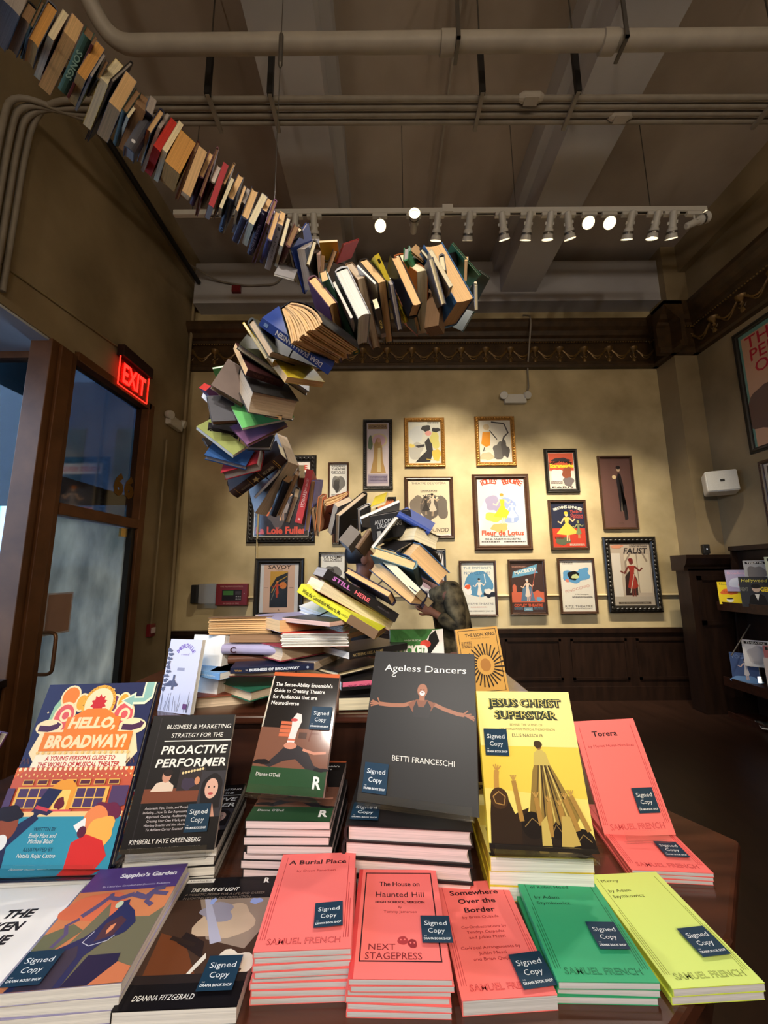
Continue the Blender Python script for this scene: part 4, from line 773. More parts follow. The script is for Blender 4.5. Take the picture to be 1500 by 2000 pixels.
# ================================================================ the table
TB, TIER = .955, 1.18
t = thing('display_table', 'dark polished wooden display table with chamfered corners and a raised tier', 'table', (0, 1.2, 0))
top = [(-.95, .6), (.36, .6), (.57, .745), (.79, .975), (.72, 1.09), (.66, 1.9), (-1.0, 1.95), (-1.2, 1.0)]
bm = newbm(); extrude(bm, [(x, y - 1.2) for x, y in top], TB - .035, TB, lambda u, v, s: (u, v, s)); obj('tabletop', bm, WOODT, t, bevel=.008)
bm = newbm(); extrude(bm, [(x * .94, (y - 1.2) * .94) for x, y in top], TB - .16, TB - .036, lambda u, v, s: (u, v, s)); obj('apron', bm, WOOD, t)
bm = newbm(); extrude(bm, [(x * .86, (y - 1.2) * .86) for x, y in top], .0, TB - .161, lambda u, v, s: (u, v, s)); obj('cabinet_body', bm, WOOD, t)
bm = newbm(); box(bm, -.86, .43, -.07, .64, TB, TIER - .022); obj('tier_body', bm, WOOD, t)
bm = newbm(); box(bm, -.885, .455, -.095, .66, TIER - .022, TIER); obj('tier_board', bm, WOODT, t, bevel=.006)
def easel(lab, pos, R, w, h):
    """clear stand: sloped back sheet, shelf and lip, two side feet. pos is the lower middle of the cover's back"""
    e = thing('acrylic_stand', lab, 'book stand', (0, 0, 0), None, 'clear book stands on the table'); e.matrix_world = Matrix.Translation(pos) @ R.to_4x4()
    bm = newbm(); box(bm, -w / 2, w / 2, -.004, h * .72, -.0035, -.0005); obj('back_sheet', bm, ACRYL, e)
    bm = newbm(); box(bm, -w / 2, w / 2, -.005, -.002, -.0035, .05); box(bm, -w / 2, w / 2, -.002, .016, .047, .05); obj('lip', bm, ACRYL, e)
    return e
def cover_rot(yaw, lean, roll=0):
    """rotation whose x is the cover's right, y its up, z its outward normal"""
    return (Euler((0, 0, math.radians(yaw))).to_matrix() @ Euler((math.radians(90 - lean), 0, 0)).to_matrix() @ Euler((0, 0, math.radians(roll))).to_matrix())
def print_on(root, w, h, t, art, name='cover_print', rough=.35):
    A = Art(w, h, z0=.0003, rough=rough); art(A); return A.done(name, root, (-w / 2, -h / 2, t))
# ================================================================ the books for sale on the table
def art_hello(A):
    NV, OR, CM, TL, PK = (48, 50, 84), (240, 132, 52), (250, 226, 176), (58, 146, 168), (226, 96, 96)
    A.rect(0, 0, 1, 1, NV)
    for u, v in ((.3, .95), (.62, .96), (.72, .93), (.2, .9), (.9, .88), (.08, .82)): A.star(u, v, .012, CM, 4, .3)
    A.poly([(.08, .7), (.04, .58), (.14, .5), (.9, .5), (.98, .58), (.92, .7)], CM)
    A.poly([(.1, .72), (.12, .86), (.2, .97), (.3, .94), (.26, .8), (.22, .72)], (156, 196, 160)); A.ell(.24, .92, .09, .09, CM); A.ell(.24, .92, .075, .075, OR)
    for u, v, c in ((.36, .88, (240, 170, 60)), (.44, .85, (110, 60, 96)), (.66, .87, (110, 60, 96)), (.74, .88, (240, 170, 60))): A.ell(u, v, .06, .075, CM); A.ell(u, v, .045, .06, c)
    for s in (0, 1):
        u = .24 + .53 * s; A.ell(u, .79, .1, .12, CM); A.ell(u, .79, .085, .1, PK); A.ell(u + .01, .8, .05, .05, CM); A.ell(u + .01, .8, .03, .03, PK)
        u = .14 + .74 * s; A.ell(u, .73, .12, .06, CM); A.line([(u - .09, .725), (u, .72), (u + .07, .735), (u + .08, .755)], .045, (84, 48, 76))
    A.ell(.52, .87, .15, .15, (240, 176, 66)); A.ell(.52, .87, .125, .125, CM); A.star(.52, .87, .075, (206, 50, 50), 10, .7); A.arc_text('A TICKET TO MUSICAL', .52, .87, .137, 190, -10, .016, (120, 60, 40))
    A.poly([(.9, 1), (1, 1), (1, .9), (.94, .86), (.84, .86), (.84, .83), (.72, .885), (.84, .94), (.84, .91), (.9, .91)], (226, 232, 200)); A.poly([(.915, 1), (.985, 1), (.985, .91), (.93, .875), (.83, .875), (.83, .855), (.74, .885), (.83, .92), (.83, .9), (.915, .9)], (146, 190, 176))
    A.poly([(.3, .74), (.34, .8), (.44, .84), (.6, .84), (.7, .8), (.74, .74), (.74, .7), (.3, .7)], OR); A.rect(.28, .7, .76, .79, OR); A.rect(.12, .59, .9, .7, OR)
    A.text('HELLO,', .52, .755, .078, CM, width=.42, bold=.05, shear=.12); A.text('BROADWAY!', .51, .645, .088, CM, width=.7, bold=.05, shear=.12)
    for k in range(17): A.dot(.12 + .049 * k, .58, .012, (246, 200, 120))
    A.poly([(.1, .5), (.12, .57), (.9, .57), (.92, .5)], (252, 238, 206)); A.text("A YOUNG PERSON'S GUIDE TO", .51, .55, .032, (196, 50, 46), width=.6, bold=.03, shear=.1); A.text('THE WORLD OF MUSICAL THEATER', .51, .515, .032, (196, 50, 46), width=.7, bold=.03, shear=.1)
    for s in (.05, .95): A.line([(s - .04, .52), (s - .02, .55), (s, .52), (s + .01, .55), (s + .03, .52)], .008, (110, 70, 60))
    A.rect(0, .22, 1, .5, (226, 110, 62)); A.poly([(0, .44), (.1, .5), (.9, .5), (1, .44), (1, .22), (0, .22)], (206, 96, 70))
    for k in range(23): A.dot(.03 + .043 * k, .49 - .0 * k, .013, (252, 232, 180))
    for k in range(30): A.dot(.03 + .034 * k, .462 - .01 * (k % 2), .007, (250, 206, 130))
    for k in range(7): A.rect(.1 + .12 * k, .405, .19 + .12 * k, .435, (96, 50, 60)); A.frame(.1 + .12 * k, .405, .19 + .12 * k, .435, .006, (240, 186, 90))
    for u0, u1 in ((.1, .36), (.58, .82)):
        A.rect(u0 - .02, .285, u1 + .02, .395, (240, 186, 90))
        for k in range(3):
            for j in range(2): A.rect(u0 + (u1 - u0) * k / 3, .29 + .052 * j, u0 + (u1 - u0) * (k + .88) / 3, .335 + .052 * j, (84, 62, 96))
    A.poly([(.86, .27), (1, .3), (1, .4), (.86, .4)], (88, 66, 100)); A.rect(0, .27, .06, .39, (88, 66, 100))
    A.poly([(.38, .27), (.37, .4), (.42, .43), (.52, .43), (.57, .4), (.56, .27)], (240, 160, 60)); A.poly([(.41, .28), (.41, .38), (.53, .38), (.53, .28)], (250, 210, 110)); A.blob(.47, .31, .035, .035, (110, 40, 50), 3); A.poly([(.35, .28), (.36, .23), (.47, .21), (.57, .23), (.58, .28)], (226, 84, 92))
    A.rect(0, 0, 1, .255, TL); A.rect(0, .245, 1, .27, (250, 206, 140))
    A.poly([(.0, 0), (.0, .14), (.1, .17), (.3, .26), (.34, .235), (.16, .1), (.18, 0)], (44, 46, 76)); A.ell(.09, .2, .1, .1, (150, 76, 46)); A.blob(.08, .26, .11, .045, (40, 30, 34), 3); A.ell(.1, .12, .05, .05, WH); A.poly([(.3, .24), (.4, .29), (.46, .38), (.34, .39), (.27, .29)], (44, 46, 76)); A.poly([(.26, .27), (.4, .25), (.44, .27), (.3, .3)], (60, 50, 80)); A.poly([(.28, .285), (.39, .27), (.4, .285), (.29, .302)], (206, 70, 80))
    A.blob(.87, .26, .1, .065, (112, 44, 70), 4); A.ell(.8, .22, .1, .1, (240, 140, 84)); A.blob(.86, .17, .12, .07, (250, 180, 84), 6); A.poly([(.66, 0), (.66, .12), (.76, .16), (.9, .13), (.96, .06), (.9, 0)], (216, 52, 48)); A.poly([(.64, .2), (.72, .24), (.74, .18), (.68, .17)], WH); A.ell(.72, .17, .035, .035, (96, 40, 60))
    A.text('WRITTEN BY', .42, .185, .022, (40, 60, 84)); A.text('Emily Hart and', .42, .155, .026, WH, shear=.2); A.text('Michael Black', .42, .128, .026, WH, shear=.2); A.text('ILLUSTRATED BY', .42, .09, .022, (40, 60, 84)); A.text('Natalia Rojas Castro', .42, .062, .026, WH, shear=.2)
def art_proactive(A):
    K = (18, 15, 17); A.rect(0, 0, 1, 1, K); A.rect(.1, .98, .11, .0, (40, 36, 40)); A.text('BUSINESS & MARKETING', .58, .905, .05, WH, width=.78, shear=.12); A.text('STRATEGY FOR THE', .58, .835, .05, WH, width=.62, shear=.12); A.rect(.2, .785, 1, .793, WH)
    A.text('PROACTIVE', .58, .72, .088, WH, width=.78, bold=.02, shear=.14); A.text('PERFORMER', .57, .62, .088, WH, width=.82, bold=.02, shear=.14)
    A.rect(.1, .33, 1, .43, (122, 66, 44)); A.poly([(.16, .4), (.22, .47), (.34, .49), (.42, .45), (.42, .4)], (226, 206, 184)); A.ell(.32, .52, .05, .065, (206, 150, 124)); A.ell(.33, .545, .055, .035, (34, 24, 24)); A.rect(.1, .33, .46, .41, (122, 66, 44)); A.rect(.46, .41, .76, .58, (46, 38, 40))
    for k in range(8): A.dot(.5 + .032 * k, .54 + .004 * k, .014, (226, 206, 150))
    A.blob(.58, .46, .07, .05, (60, 50, 70), 4); A.ell(.68, .48, .03, .04, (206, 140, 100))
    A.rect(.72, .22, 1, .55, (52, 50, 56)); A.blob(.86, .42, .12, .11, (24, 20, 24), 2, .1); A.poly([(.76, .28), (.74, .42), (.98, .42), (.98, .28)], (24, 20, 24)); A.ell(.86, .42, .075, .1, (222, 176, 154)); A.ell(.86, .382, .03, .012, (180, 70, 70)); A.dot(.83, .43, .01, BK); A.dot(.89, .43, .01, BK); A.poly([(.8, .22), (.82, .31), (.9, .31), (.94, .22)], (206, 156, 136))
    for k, s in enumerate(('Actionable Tips, Tricks, and Templates', 'Including…How To Get Representation,', 'Approach Casting, Auditioning,', 'Creating Your Own Work, and', 'Working Smarter and Not Harder', 'To Achieve Career Success!')): A.text(s, .42, .295 - .029 * k, .023, (214, 206, 206), shear=.14, width=(.52, .54, .46, .42, .46, .4)[k])
    A.text('KIMBERLY FAYE GREENBERG', .46, .075, .042, WH, width=.76, shear=.12)
def art_sense(A):
    A.rect(0, 0, 1, 1, (34, 30, 28)); A.rect(0, .965, 1, 1, (196, 96, 54)); A.rect(0, .18, 1, .5, (126, 84, 66)); A.rect(0, 0, 1, .19, (46, 78, 50)); A.rect(0, .5, .02, .96, (206, 196, 176))
    for k, s in enumerate(("The Sense-Ability Ensemble's", 'Guide to Creating Theatre', 'for Audiences that are', 'Neurodiverse')): A.text(s, .06, .885 - .057 * k, .052, (246, 240, 230), 'L', width=(.86, .76, .66, .41)[k], bold=.012)
    for k in range(4): A.rect(.27, .43 + .033 * k, .47, .457 + .033 * k, (206, 110, 76))
    A.poly([(.4, .36), (.43, .5), (.42, .58), (.47, .63), (.54, .62), (.56, .56), (.52, .48), (.5, .36)], (232, 214, 206)); A.ell(.45, .57, .05, .02, (196, 80, 76)); A.rect(.41, .4, .51, .415, (206, 110, 84)); A.rect(.55, .42, .66, .47, (84, 60, 50)); A.line([(.7, .4), (.76, .64)], .02, (110, 60, 42)); A.line([(.86, .42), (.79, .62)], .02, (110, 60, 42)); A.rect(.72, .46, .86, .47, (110, 60, 42))
    A.poly([(.16, .2), (.3, .29), (.4, .36), (.5, .38), (.7, .33), (.82, .22), (.96, .19), (.92, .18), (.72, .19), (.56, .26), (.4, .24), (.24, .19)], (56, 52, 54)); A.ell(.46, .36, .09, .04, (206, 140, 114)); A.line([(.64, .335), (.8, .31), (.96, .32)], .03, (206, 140, 114)); A.blob(.12, .225, .1, .022, (36, 32, 34), 3); A.blob(.92, .19, .09, .016, (36, 32, 34), 4)
    A.text("Dianne O'Dell", .08, .135, .04, (236, 232, 222), 'L', width=.32); A.text('R', .9, .1, .13, (240, 238, 230), bold=.03)
def art_ageless(A):
    A.rect(0, 0, 1, 1, (44, 43, 42)); A.text('Ageless Dancers', .52, .875, .062, (240, 236, 226), width=.8); A.line([(.24, .835), (.21, .825), (.2, .812), (.225, .805), (.24, .815)], .006, (240, 236, 226))
    SK, SK2 = (160, 106, 80), (132, 82, 60)
    A.line([(.1, .605), (.22, .6), (.34, .605), (.44, .63)], .034, SK); A.line([(.62, .625), (.72, .595), (.84, .57), (.9, .565)], .032, SK)
    A.poly([(.38, .62), (.46, .65), (.56, .65), (.64, .63), (.6, .58), (.56, .54), (.46, .54), (.42, .57)], SK2); A.poly([(.46, .645), (.48, .6), (.53, .6), (.56, .645), (.6, .6), (.58, .53), (.44, .53), (.43, .59)], (48, 46, 46))
    A.rect(.485, .645, .535, .69, SK); A.ell(.51, .715, .048, .06, SK); A.ell(.51, .695, .026, .022, (222, 214, 206)); A.dot(.495, .72, .006, BK); A.dot(.525, .72, .006, BK); A.line([(.5, .7), (.52, .7)], .006, (120, 60, 50))
    for a, b in (((.1, .605), (.02, .585)), ((.1, .605), (.01, .6)), ((.1, .605), (.015, .615)), ((.1, .605), (.03, .625)), ((.11, .605), (.08, .645))): A.line([a, b], .012, SK)
    for a, b in (((.9, .565), (.985, .535)), ((.9, .565), (.99, .548)), ((.9, .565), (.985, .56)), ((.9, .565), (.96, .575)), ((.89, .57), (.93, .595))): A.line([a, b], .012, SK)
    A.text('BETTI FRANCESCHI', .545, .265, .042, (232, 226, 214), width=.54)
def art_super(A):
    A.rect(0, 0, 1, 1, (244, 226, 120)); A.poly([(0, .35), (1, .3), (1, .62), (0, .66)], (238, 210, 84)); A.rect(0, .62, 1, 1, (248, 234, 146))
    for s, v, wd in (('JESUS CHRIST', .92, .78), ('SUPERSTAR', .835, .66)):
        A.text(s, .515, v - .006, .072, (70, 66, 50), width=wd, bold=.07); A.text(s, .5, v, .072, (40, 54, 40), width=wd, bold=.06); A.text(s, .5, v, .072, (220, 204, 110), width=wd, bold=-.012)
    A.text('BEHIND THE SCENES OF', .5, .765, .022, (130, 116, 70), width=.34); A.text('THE WORLDWIDE MUSICAL PHENOMENON', .5, .735, .022, (130, 116, 70), width=.58); A.text('ELLIS NASSOUR', .5, .693, .03, (80, 72, 54), width=.32)
    A.poly([(.56, .56), (.5, .46), (.42, .2), (.5, .1), (.62, .06), (.8, .1), (.9, .2), (.72, .46), (.64, .56)], (150, 122, 60)); A.poly([(.52, .5), (.54, .58), (.6, .61), (.66, .58), (.69, .5)], (206, 184, 96))
    for k in range(9): A.line([(.57 + .012 * k, .5), (.46 + .05 * k, .12)], .013, ((96, 78, 44), (214, 190, 104), (60, 46, 32))[k % 3])
    A.ell(.595, .625, .03, .035, (150, 110, 60)); A.blob(.592, .635, .04, .026, (70, 50, 30), 4, .1)
    A.line([(.12, .32), (.13, .42), (.14, .46)], .05, (196, 150, 76)); 
    for k in range(4): A.line([(.14, .455), (.11 + .025 * k, .5 - .005 * abs(k - 1))], .012, (196, 150, 76))
    DK = (52, 38, 28)
    A.poly([(0.02, 0), (.04, .2), (.06, .3), (.14, .34), (.22, .3), (.28, .2), (.34, .22), (.42, .24), (.36, .12), (.34, 0)], DK); A.ell(.14, .29, .09, .09, (74, 52, 34)); A.line([(.08, .3), (.14, .33), (.2, .3), (.18, .25), (.1, .26), (.08, .3)], .01, (180, 140, 80))
    for u, v, r in ((.44, .13, .11), (.9, .05, .1), (.66, .1, .06)): A.poly([(u - r * 1.1, 0), (u - r, v), (u, v + .07), (u + r, v), (u + r * 1.2, 0)], (44, 34, 28)); A.ell(u, v + .01, r, r, (34, 27, 24)); A.line([(u - r * .7, v), (u, v + .05), (u + r * .7, v + .01)], .008, (150, 120, 70))
    for u0, v0, u1, v1 in ((.34, .16, .3, .4), (.52, .14, .5, .3), (.6, .08, .62, .28), (.74, .08, .72, .26), (.86, .12, .78, .3), (.96, .12, .84, .32)):
        A.line([(u0, v0), (u1, v1)], .045, (176, 134, 66)); 
        for k in range(4): A.line([(u1, v1), (u1 - .03 + .02 * k, v1 + .035)], .009, (196, 154, 80))
    A.poly([(.5, 0), (.52, .16), (.58, .2), (.6, 0)], (206, 180, 96)); A.poly([(.68, .02), (.72, .2), (.8, .2), (.86, .04)], (200, 170, 90)); A.rect(0, 0, 1, .03, (34, 28, 26))
def play_lines(A, c, k=1.0):
    """the publisher's column rules and outlined foot line of the acting editions"""
    for s in (0, 1):
        for i, (o, v1) in enumerate(((.085, .95), (.06, .62), (.035, .45))):
            u = o if s == 0 else 1 - o; A.rect(u - .0035, .09, u + .0035, v1, c)
def foot(A, c, bg, wd=.78):
    A.text('SAMUEL FRENCH', .5, .075, .07, c, width=wd, bold=.018); A.text('SAMUEL FRENCH', .5, .075, .07, bg, width=wd, bold=-.022)
CORAL, GRN, LIME = (255, 122, 116), (56, 166, 114), (218, 238, 124)
def art_torera(A): A.rect(0, 0, 1, 1, CORAL); play_lines(A, (206, 56, 60)); A.text('Torera', .46, .87, .075, (46, 20, 26), width=.4, bold=.025); A.text('by Monet Hurst-Mendoza', .5, .755, .038, (170, 46, 52), width=.72); foot(A, (196, 50, 56), CORAL)
def art_burial(A): A.rect(0, 0, 1, 1, CORAL); play_lines(A, (196, 56, 60)); A.text('A Burial Place', .5, .885, .075, (46, 20, 26), width=.76, bold=.02); A.text('by Owen Panettieri', .5, .775, .036, (176, 46, 52), width=.5); foot(A, (176, 50, 56), CORAL)
def art_haunted(A):
    A.rect(0, 0, 1, 1, CORAL); A.rect(0, 0, .05, 1, (226, 70, 70)); A.frame(.09, .12, .93, .96, .014, (50, 22, 28)); D = (56, 22, 28)
    A.text('The House on', .52, .83, .07, D, width=.5, bold=.02); A.text('Haunted Hill', .52, .715, .078, D, width=.58); A.text('HIGH SCHOOL VERSION', .52, .635, .032, D, width=.58, bold=.03); A.text('By', .52, .585, .03, (150, 46, 50)); A.text('Tommy Jamerson', .52, .54, .035, (150, 46, 50), width=.38)
    A.text('NEXT', .32, .235, .07, (130, 36, 42), width=.28); A.text('STAGEPRESS', .44, .165, .075, (130, 36, 42), width=.58); A.blob(.54, .285, .055, .035, (176, 56, 60), 3, .1); A.blob(.64, .26, .05, .035, (150, 44, 50), 5, .1)
    for u, v in ((.52, .29), (.56, .292), (.62, .265), (.66, .265)): A.dot(u, v, .009, CORAL)
def art_border(A):
    A.rect(0, 0, 1, 1, CORAL); play_lines(A, (206, 66, 66)); D, R_ = (50, 22, 28), (170, 46, 52)
    for k, s in enumerate(('Somewhere', 'Over the', 'Border')): A.text(s, .5, .875 - .09 * k, .075, D, width=(.66, .5, .4)[k], bold=.02)
    for s, v, w_ in (('by Brian Quijada', .625, .46), ('Co-Orchestrations by', .535, .56), ('Yendrys Cespedes', .49, .46), ('and Julián Mesri', .445, .44), ('Co-Vocal Arrangements by', .36, .7), ('Julián Mesri', .315, .32), ('and Brian Quijada', .27, .48)): A.text(s, .48, v, .037, R_, width=w_)
    foot(A, (206, 60, 62), CORAL)
def art_marian(A):
    A.rect(0, 0, 1, 1, GRN); play_lines(A, (20, 100, 62)); D = (12, 62, 42)
    for s, v, w_ in (('Marian, or', .93, .34), ('The True Tale', .875, .46), ('of Robin Hood', .82, .48), ('by Adam', .71, .3), ('Szymkowicz', .65, .4)): A.text(s, .14, v, .045, D, 'L', width=w_)
    foot(A, (14, 92, 58), GRN)
def art_mercy(A):
    A.rect(0, 0, 1, 1, LIME); play_lines(A, (130, 146, 50)); D = (76, 86, 34)
    for s, v, w_ in (('Mercy', .92, .24), ('by Adam', .81, .3), ('Szymkowicz', .75, .42)): A.text(s, .12, v, .048, D, 'L', width=w_)
    foot(A, (110, 124, 46), LIME)
def art_sappho(A):
    A.rect(0, 0, 1, 1, (206, 128, 84)); A.rect(0, .75, 1, 1, (84, 62, 122)); A.text("Sappho's Garden", .62, .905, .06, (238, 234, 236), width=.62, bold=.04); A.text('By Carol Lee Campbell and Domnica Radulescu', .56, .795, .024, (214, 206, 226), width=.72)
    A.blob(.3, .6, .3, .14, (216, 110, 76), 3, .2); A.poly([(.42, .75 - .12), (.5, .5), (.9, .48), (1, .56), (1, .0), (.3, .0), (.3, .3)], (112, 108, 84)); A.poly([(0, .38), (.2, .46), (.34, .4), (.2, .26), (0, .24)], (104, 106, 80))
    for P, w_ in (([(.16, .28), (.2, .38), (.14, .45), (.22, .5)], .04), ([(.22, .52), (.3, .6), (.36, .68), (.46, .66), (.6, .7)], .06), ([(.3, .6), (.26, .54)], .03), ([(.6, .7), (.74, .66), (.82, .74), (.9, .75)], .07), ([(.8, .72), (.78, .62), (.86, .58)], .05), ([(.4, .66), (.36, .72)], .04), ([(.82, .7), (.96, .68)], .05)): A.line(P, w_, (92, 80, 116))
    A.poly([(.5, .62), (.54, .56), (.5, .5), (.46, .4), (.4, .34), (.22, .26), (.1, .1), (.06, 0), (.5, 0), (.52, .2), (.62, .3), (.76, .36), (.8, .44), (.72, .54), (.62, .6), (.6, .65)], (44, 48, 88)); A.poly([(.52, .3), (.52, .44), (.62, .5), (.7, .46), (.66, .34)], (80, 52, 62)); A.poly([(.57, .38), (.58, .42), (.62, .44), (.62, .39), (.59, .35)], (226, 140, 96)); A.ell(.52, .605, .035, .045, (196, 206, 176)); A.line([(.46, .38), (.42, .3), (.5, .27), (.64, .3), (.68, .34)], .008, (196, 196, 206)); A.poly([(.12, 0), (.2, .2), (.4, .28), (.46, .2), (.44, 0)], (62, 56, 74)); A.poly([(.5, 0), (.56, .2), (.84, .2), (.9, .0)], (40, 36, 66)); A.poly([(.72, 0), (.86, .14), (1, .1), (1, 0)], (206, 120, 80))
def art_light(A):
    A.rect(0, 0, 1, 1, (24, 22, 26)); A.rect(0, .14, 1, .78, (70, 50, 40)); A.poly([(.1, .14), (.04, .5), (.3, .44), (.6, .14)], (110, 62, 36)); A.poly([(.25, .78), (.5, .44), (.9, .36), (1, .5), (1, .78)], (150, 132, 116)); A.blob(.62, .58, .26, .16, (196, 172, 146), 3, .25); A.blob(.5, .66, .18, .08, (150, 146, 160), 5, .3); A.poly([(.3, .78), (.36, .78), (.66, .42), (.56, .4)], (176, 176, 196)); A.blob(.4, .76, .03, .03, (150, 170, 226), 2); A.blob(.86, .75, .06, .03, (150, 170, 226), 4)
    A.poly([(.28, .5), (.5, .42), (.54, .3), (.4, .36), (.24, .42)], (40, 30, 30)); A.line([(.16, .46), (.42, .4)], .04, (46, 34, 30)); A.poly([(.44, .16), (.5, .26), (.56, .34), (.58, .3), (.5, .2)], (226, 220, 206)); A.blob(.84, .26, .16, .1, (226, 216, 196), 7, .3); A.blob(.82, .28, .05, .02, (90, 70, 54), 8, .4); A.blob(.9, .22, .03, .02, (90, 70, 54), 9, .4); A.rect(0, .14, 1, .2, (42, 34, 34)); A.rect(0, 0, 1, .145, (20, 18, 22))
    A.rect(.0, .945, .3, .985, (232, 230, 224)); A.text('A Focal Press Book', .15, .965, .02, (60, 56, 56), width=.24); A.text('R', .9, .955, .07, WH, bold=.04)
    A.text('THE HEART OF LIGHT', .1, .872, .048, WH, 'L', width=.52, shear=.16, bold=.02); A.text('A HOLISTIC PRIMER FOR A LIFE AND CAREER', .06, .825, .03, (132, 118, 106), 'L', width=.86, shear=.14); A.text('IN LIGHTING DESIGN AND PRODUCTION', .06, .79, .03, (132, 118, 106), 'L', width=.72, shear=.14); A.text('DEANNA FITZGERALD', .12, .065, .045, WH, 'L', width=.5, shear=.16)
def art_white(A):
    A.rect(0, 0, 1, 1, (240, 236, 226)); K = (34, 32, 36)
    for k, s in enumerate(('THE', 'BROKEN', 'MACHINE')): A.text(s, .72, .74 - .11 * k, .1, K, 'R', width=(.3, .58, .66)[k], bold=.05, shear=.12)
    A.text('Liz Duffy Adams', .66, .38, .06, (96, 92, 96), 'R', width=.6, shear=.15)
def art_baker(A):
    A.rect(0, 0, 1, 1, (206, 206, 224)); A.arc_text('BAKERSVILLE', .55, .72, .3, 150, 30, .09, (120, 92, 170), .03); A.text('a musical', .55, .79, .05, (140, 120, 180), shear=.2); A.rect(.38, .56, .6, .6, (150, 150, 170))
    rnd = random.Random(5)
    for k in range(16):
        u = rnd.uniform(.04, .9); A.line([(u, .02), (u + rnd.uniform(-.05, .05), rnd.uniform(.12, .3))], .008, (70, 70, 90))
    for k in range(10): v = .3 + .06 * k; A.blob(.08 + rnd.uniform(-.03, .05), v, .07, .025, (90, 90, 110), k, .4)
    A.blob(.3, .38, .14, .05, (80, 80, 104), 3, .4); A.rect(.3, .3, .36, .5, (90, 90, 112)); A.rect(.74, .06, .86, .13, (110, 60, 110))
def art_green(A):
    A.rect(0, 0, 1, 1, (64, 122, 62)); A.poly([(.42, 0), (.36, .3), (.6, .4), (.66, .8), (.8, .98), (1, 1), (1, 0)], (236, 232, 226)); A.poly([(0, 0), (.02, .3), (.3, .42), (.66, .5), (.7, .36), (.62, .2), (.6, 0)], (28, 28, 28)); A.poly([(.62, .5), (.74, .9), (.86, .98), (.92, .8), (.74, .6)], (28, 28, 28)); A.ell(.66, .76, .1, .07, (216, 76, 62)); A.blob(.78, .28, .13, .15, (236, 196, 196), 4, .1); A.ell(.8, .46, .04, .02, (30, 28, 30)); A.text('A NEW MUSICAL', .42, .82, .03, (226, 226, 214)); A.text('WICKED', .38, .66, .17, (238, 236, 226), width=.64, bold=.05); A.text('THE GRIMMERIE', .44, .5, .03, (206, 206, 196), width=.4)
def art_gold(A):
    A.rect(0, 0, 1, 1, (206, 156, 76)); A.frame(.05, .03, .95, .97, .014, (60, 44, 28)); A.text('THE LION KING', .56, .89, .075, (44, 32, 24), width=.7, bold=.02); A.text('BROADWAY MUSICAL', .56, .835, .025, (110, 80, 44), width=.44); scribble(A, .1, .34, .78, 5, .012, (110, 80, 44))
    for k in range(26):      # plain sunburst of brush strokes
        a = 2 * math.pi * k / 26; A.line([(.58 + .2 * math.cos(a), .42 + .15 * math.sin(a)), (.58 + .42 * math.cos(a + .12), .42 + .33 * math.sin(a + .12))], .03, (40, 30, 24))
    A.ell(.58, .42, .2, .22, (206, 156, 76)); A.ell(.58, .42, .12, .14, (170, 116, 54))
def spine_rect(c): return c
# name, centre of the cover, width, height, yaw, lean, roll, thickness, style, cover, pages, art, label, stickers (x, y in cover metres from the middle, size)
SHOWN = (
 ('HB', (-.658, .903, 1.148), .261, .327, -4, 21, 2, .014, 'H', 'navy', 'white', art_hello, 'large picture book with an orange theatre front propped at far left', ()),
 ('PP', (-.422, .882, 1.134), .172, .233, 8, 23, -2, .014, 'P', 'black', 'white', art_proactive, 'black paperback with white Proactive Performer lettering on a clear stand', ((.046, -.066, .044),)),
 ('SA', (-.198, .930, 1.211), .162, .240, -6, 32, -1, .016, 'P', 'black', 'rosewhite', art_sense, 'glossy paperback with a green foot band and a lying figure, propped on its stack', ((.052, .022, .046),)),
 ('AD', (.073, .889, 1.237), .235, .295, -16, 30, 1, .024, 'H', 'charcoal', 'rosewhite', art_ageless, 'big charcoal hardback of a man with outstretched arms', ((-.083, -.108, .05),)),
 ('JS', (.288, .839, 1.174), .190, .264, -7, 18, 1, .02, 'H', 'yellow', 'white', art_super, 'yellow book of a robed figure above raised hands on a clear stand', ((-.064, .038, .046),)),
 ('TO', (.557, 1.012, 1.076), .152, .228, -5, 27, 4, .01, 'P', 'coral', 'greywhite', art_torera, 'coral pink play script leaning upright at the right end of the table', ((.036, -.052, .046),)),
)
stands = {'HB': 'clear stand under the large orange and navy picture book', 'PP': 'clear stand under the black paperback with white lettering', 'SA': 'clear stand under the paperback with the green foot band', 'AD': 'clear stand under the big charcoal hardback', 'JS': 'clear stand under the yellow book of raised hands', 'TO': 'clear stand under the upright coral pink script'}
for k, c, w, h, yaw, lean, roll, t, st, cov, pg, art, lab, stk in SHOWN:
    R = cover_rot(yaw, lean, roll); loc = Vector(c) - R @ Vector((0, 0, t))
    b = book('hardcover_book' if st == 'H' else 'paperback_book', lab, w, h, t, st, cov, pg, loc, R, 'books shown on clear stands', rough=.3)
    print_on(b, w, h, t, art, rough={'PP': .4, 'SA': .1}.get(k, .36) if k in ('PP', 'SA') else .36)
    for x, y, s in stk: sticker(b, x - s / 2, y - s / 2, t + .0042, s)
    easel(stands[k], Vector(c) - R @ Vector((0, h / 2 + .004, t + .001)), R @ Euler((math.radians(0), 0, 0)).to_matrix(), w * (.92 if k != 'TO' else .6), h)
    if k == 'SA': sticker
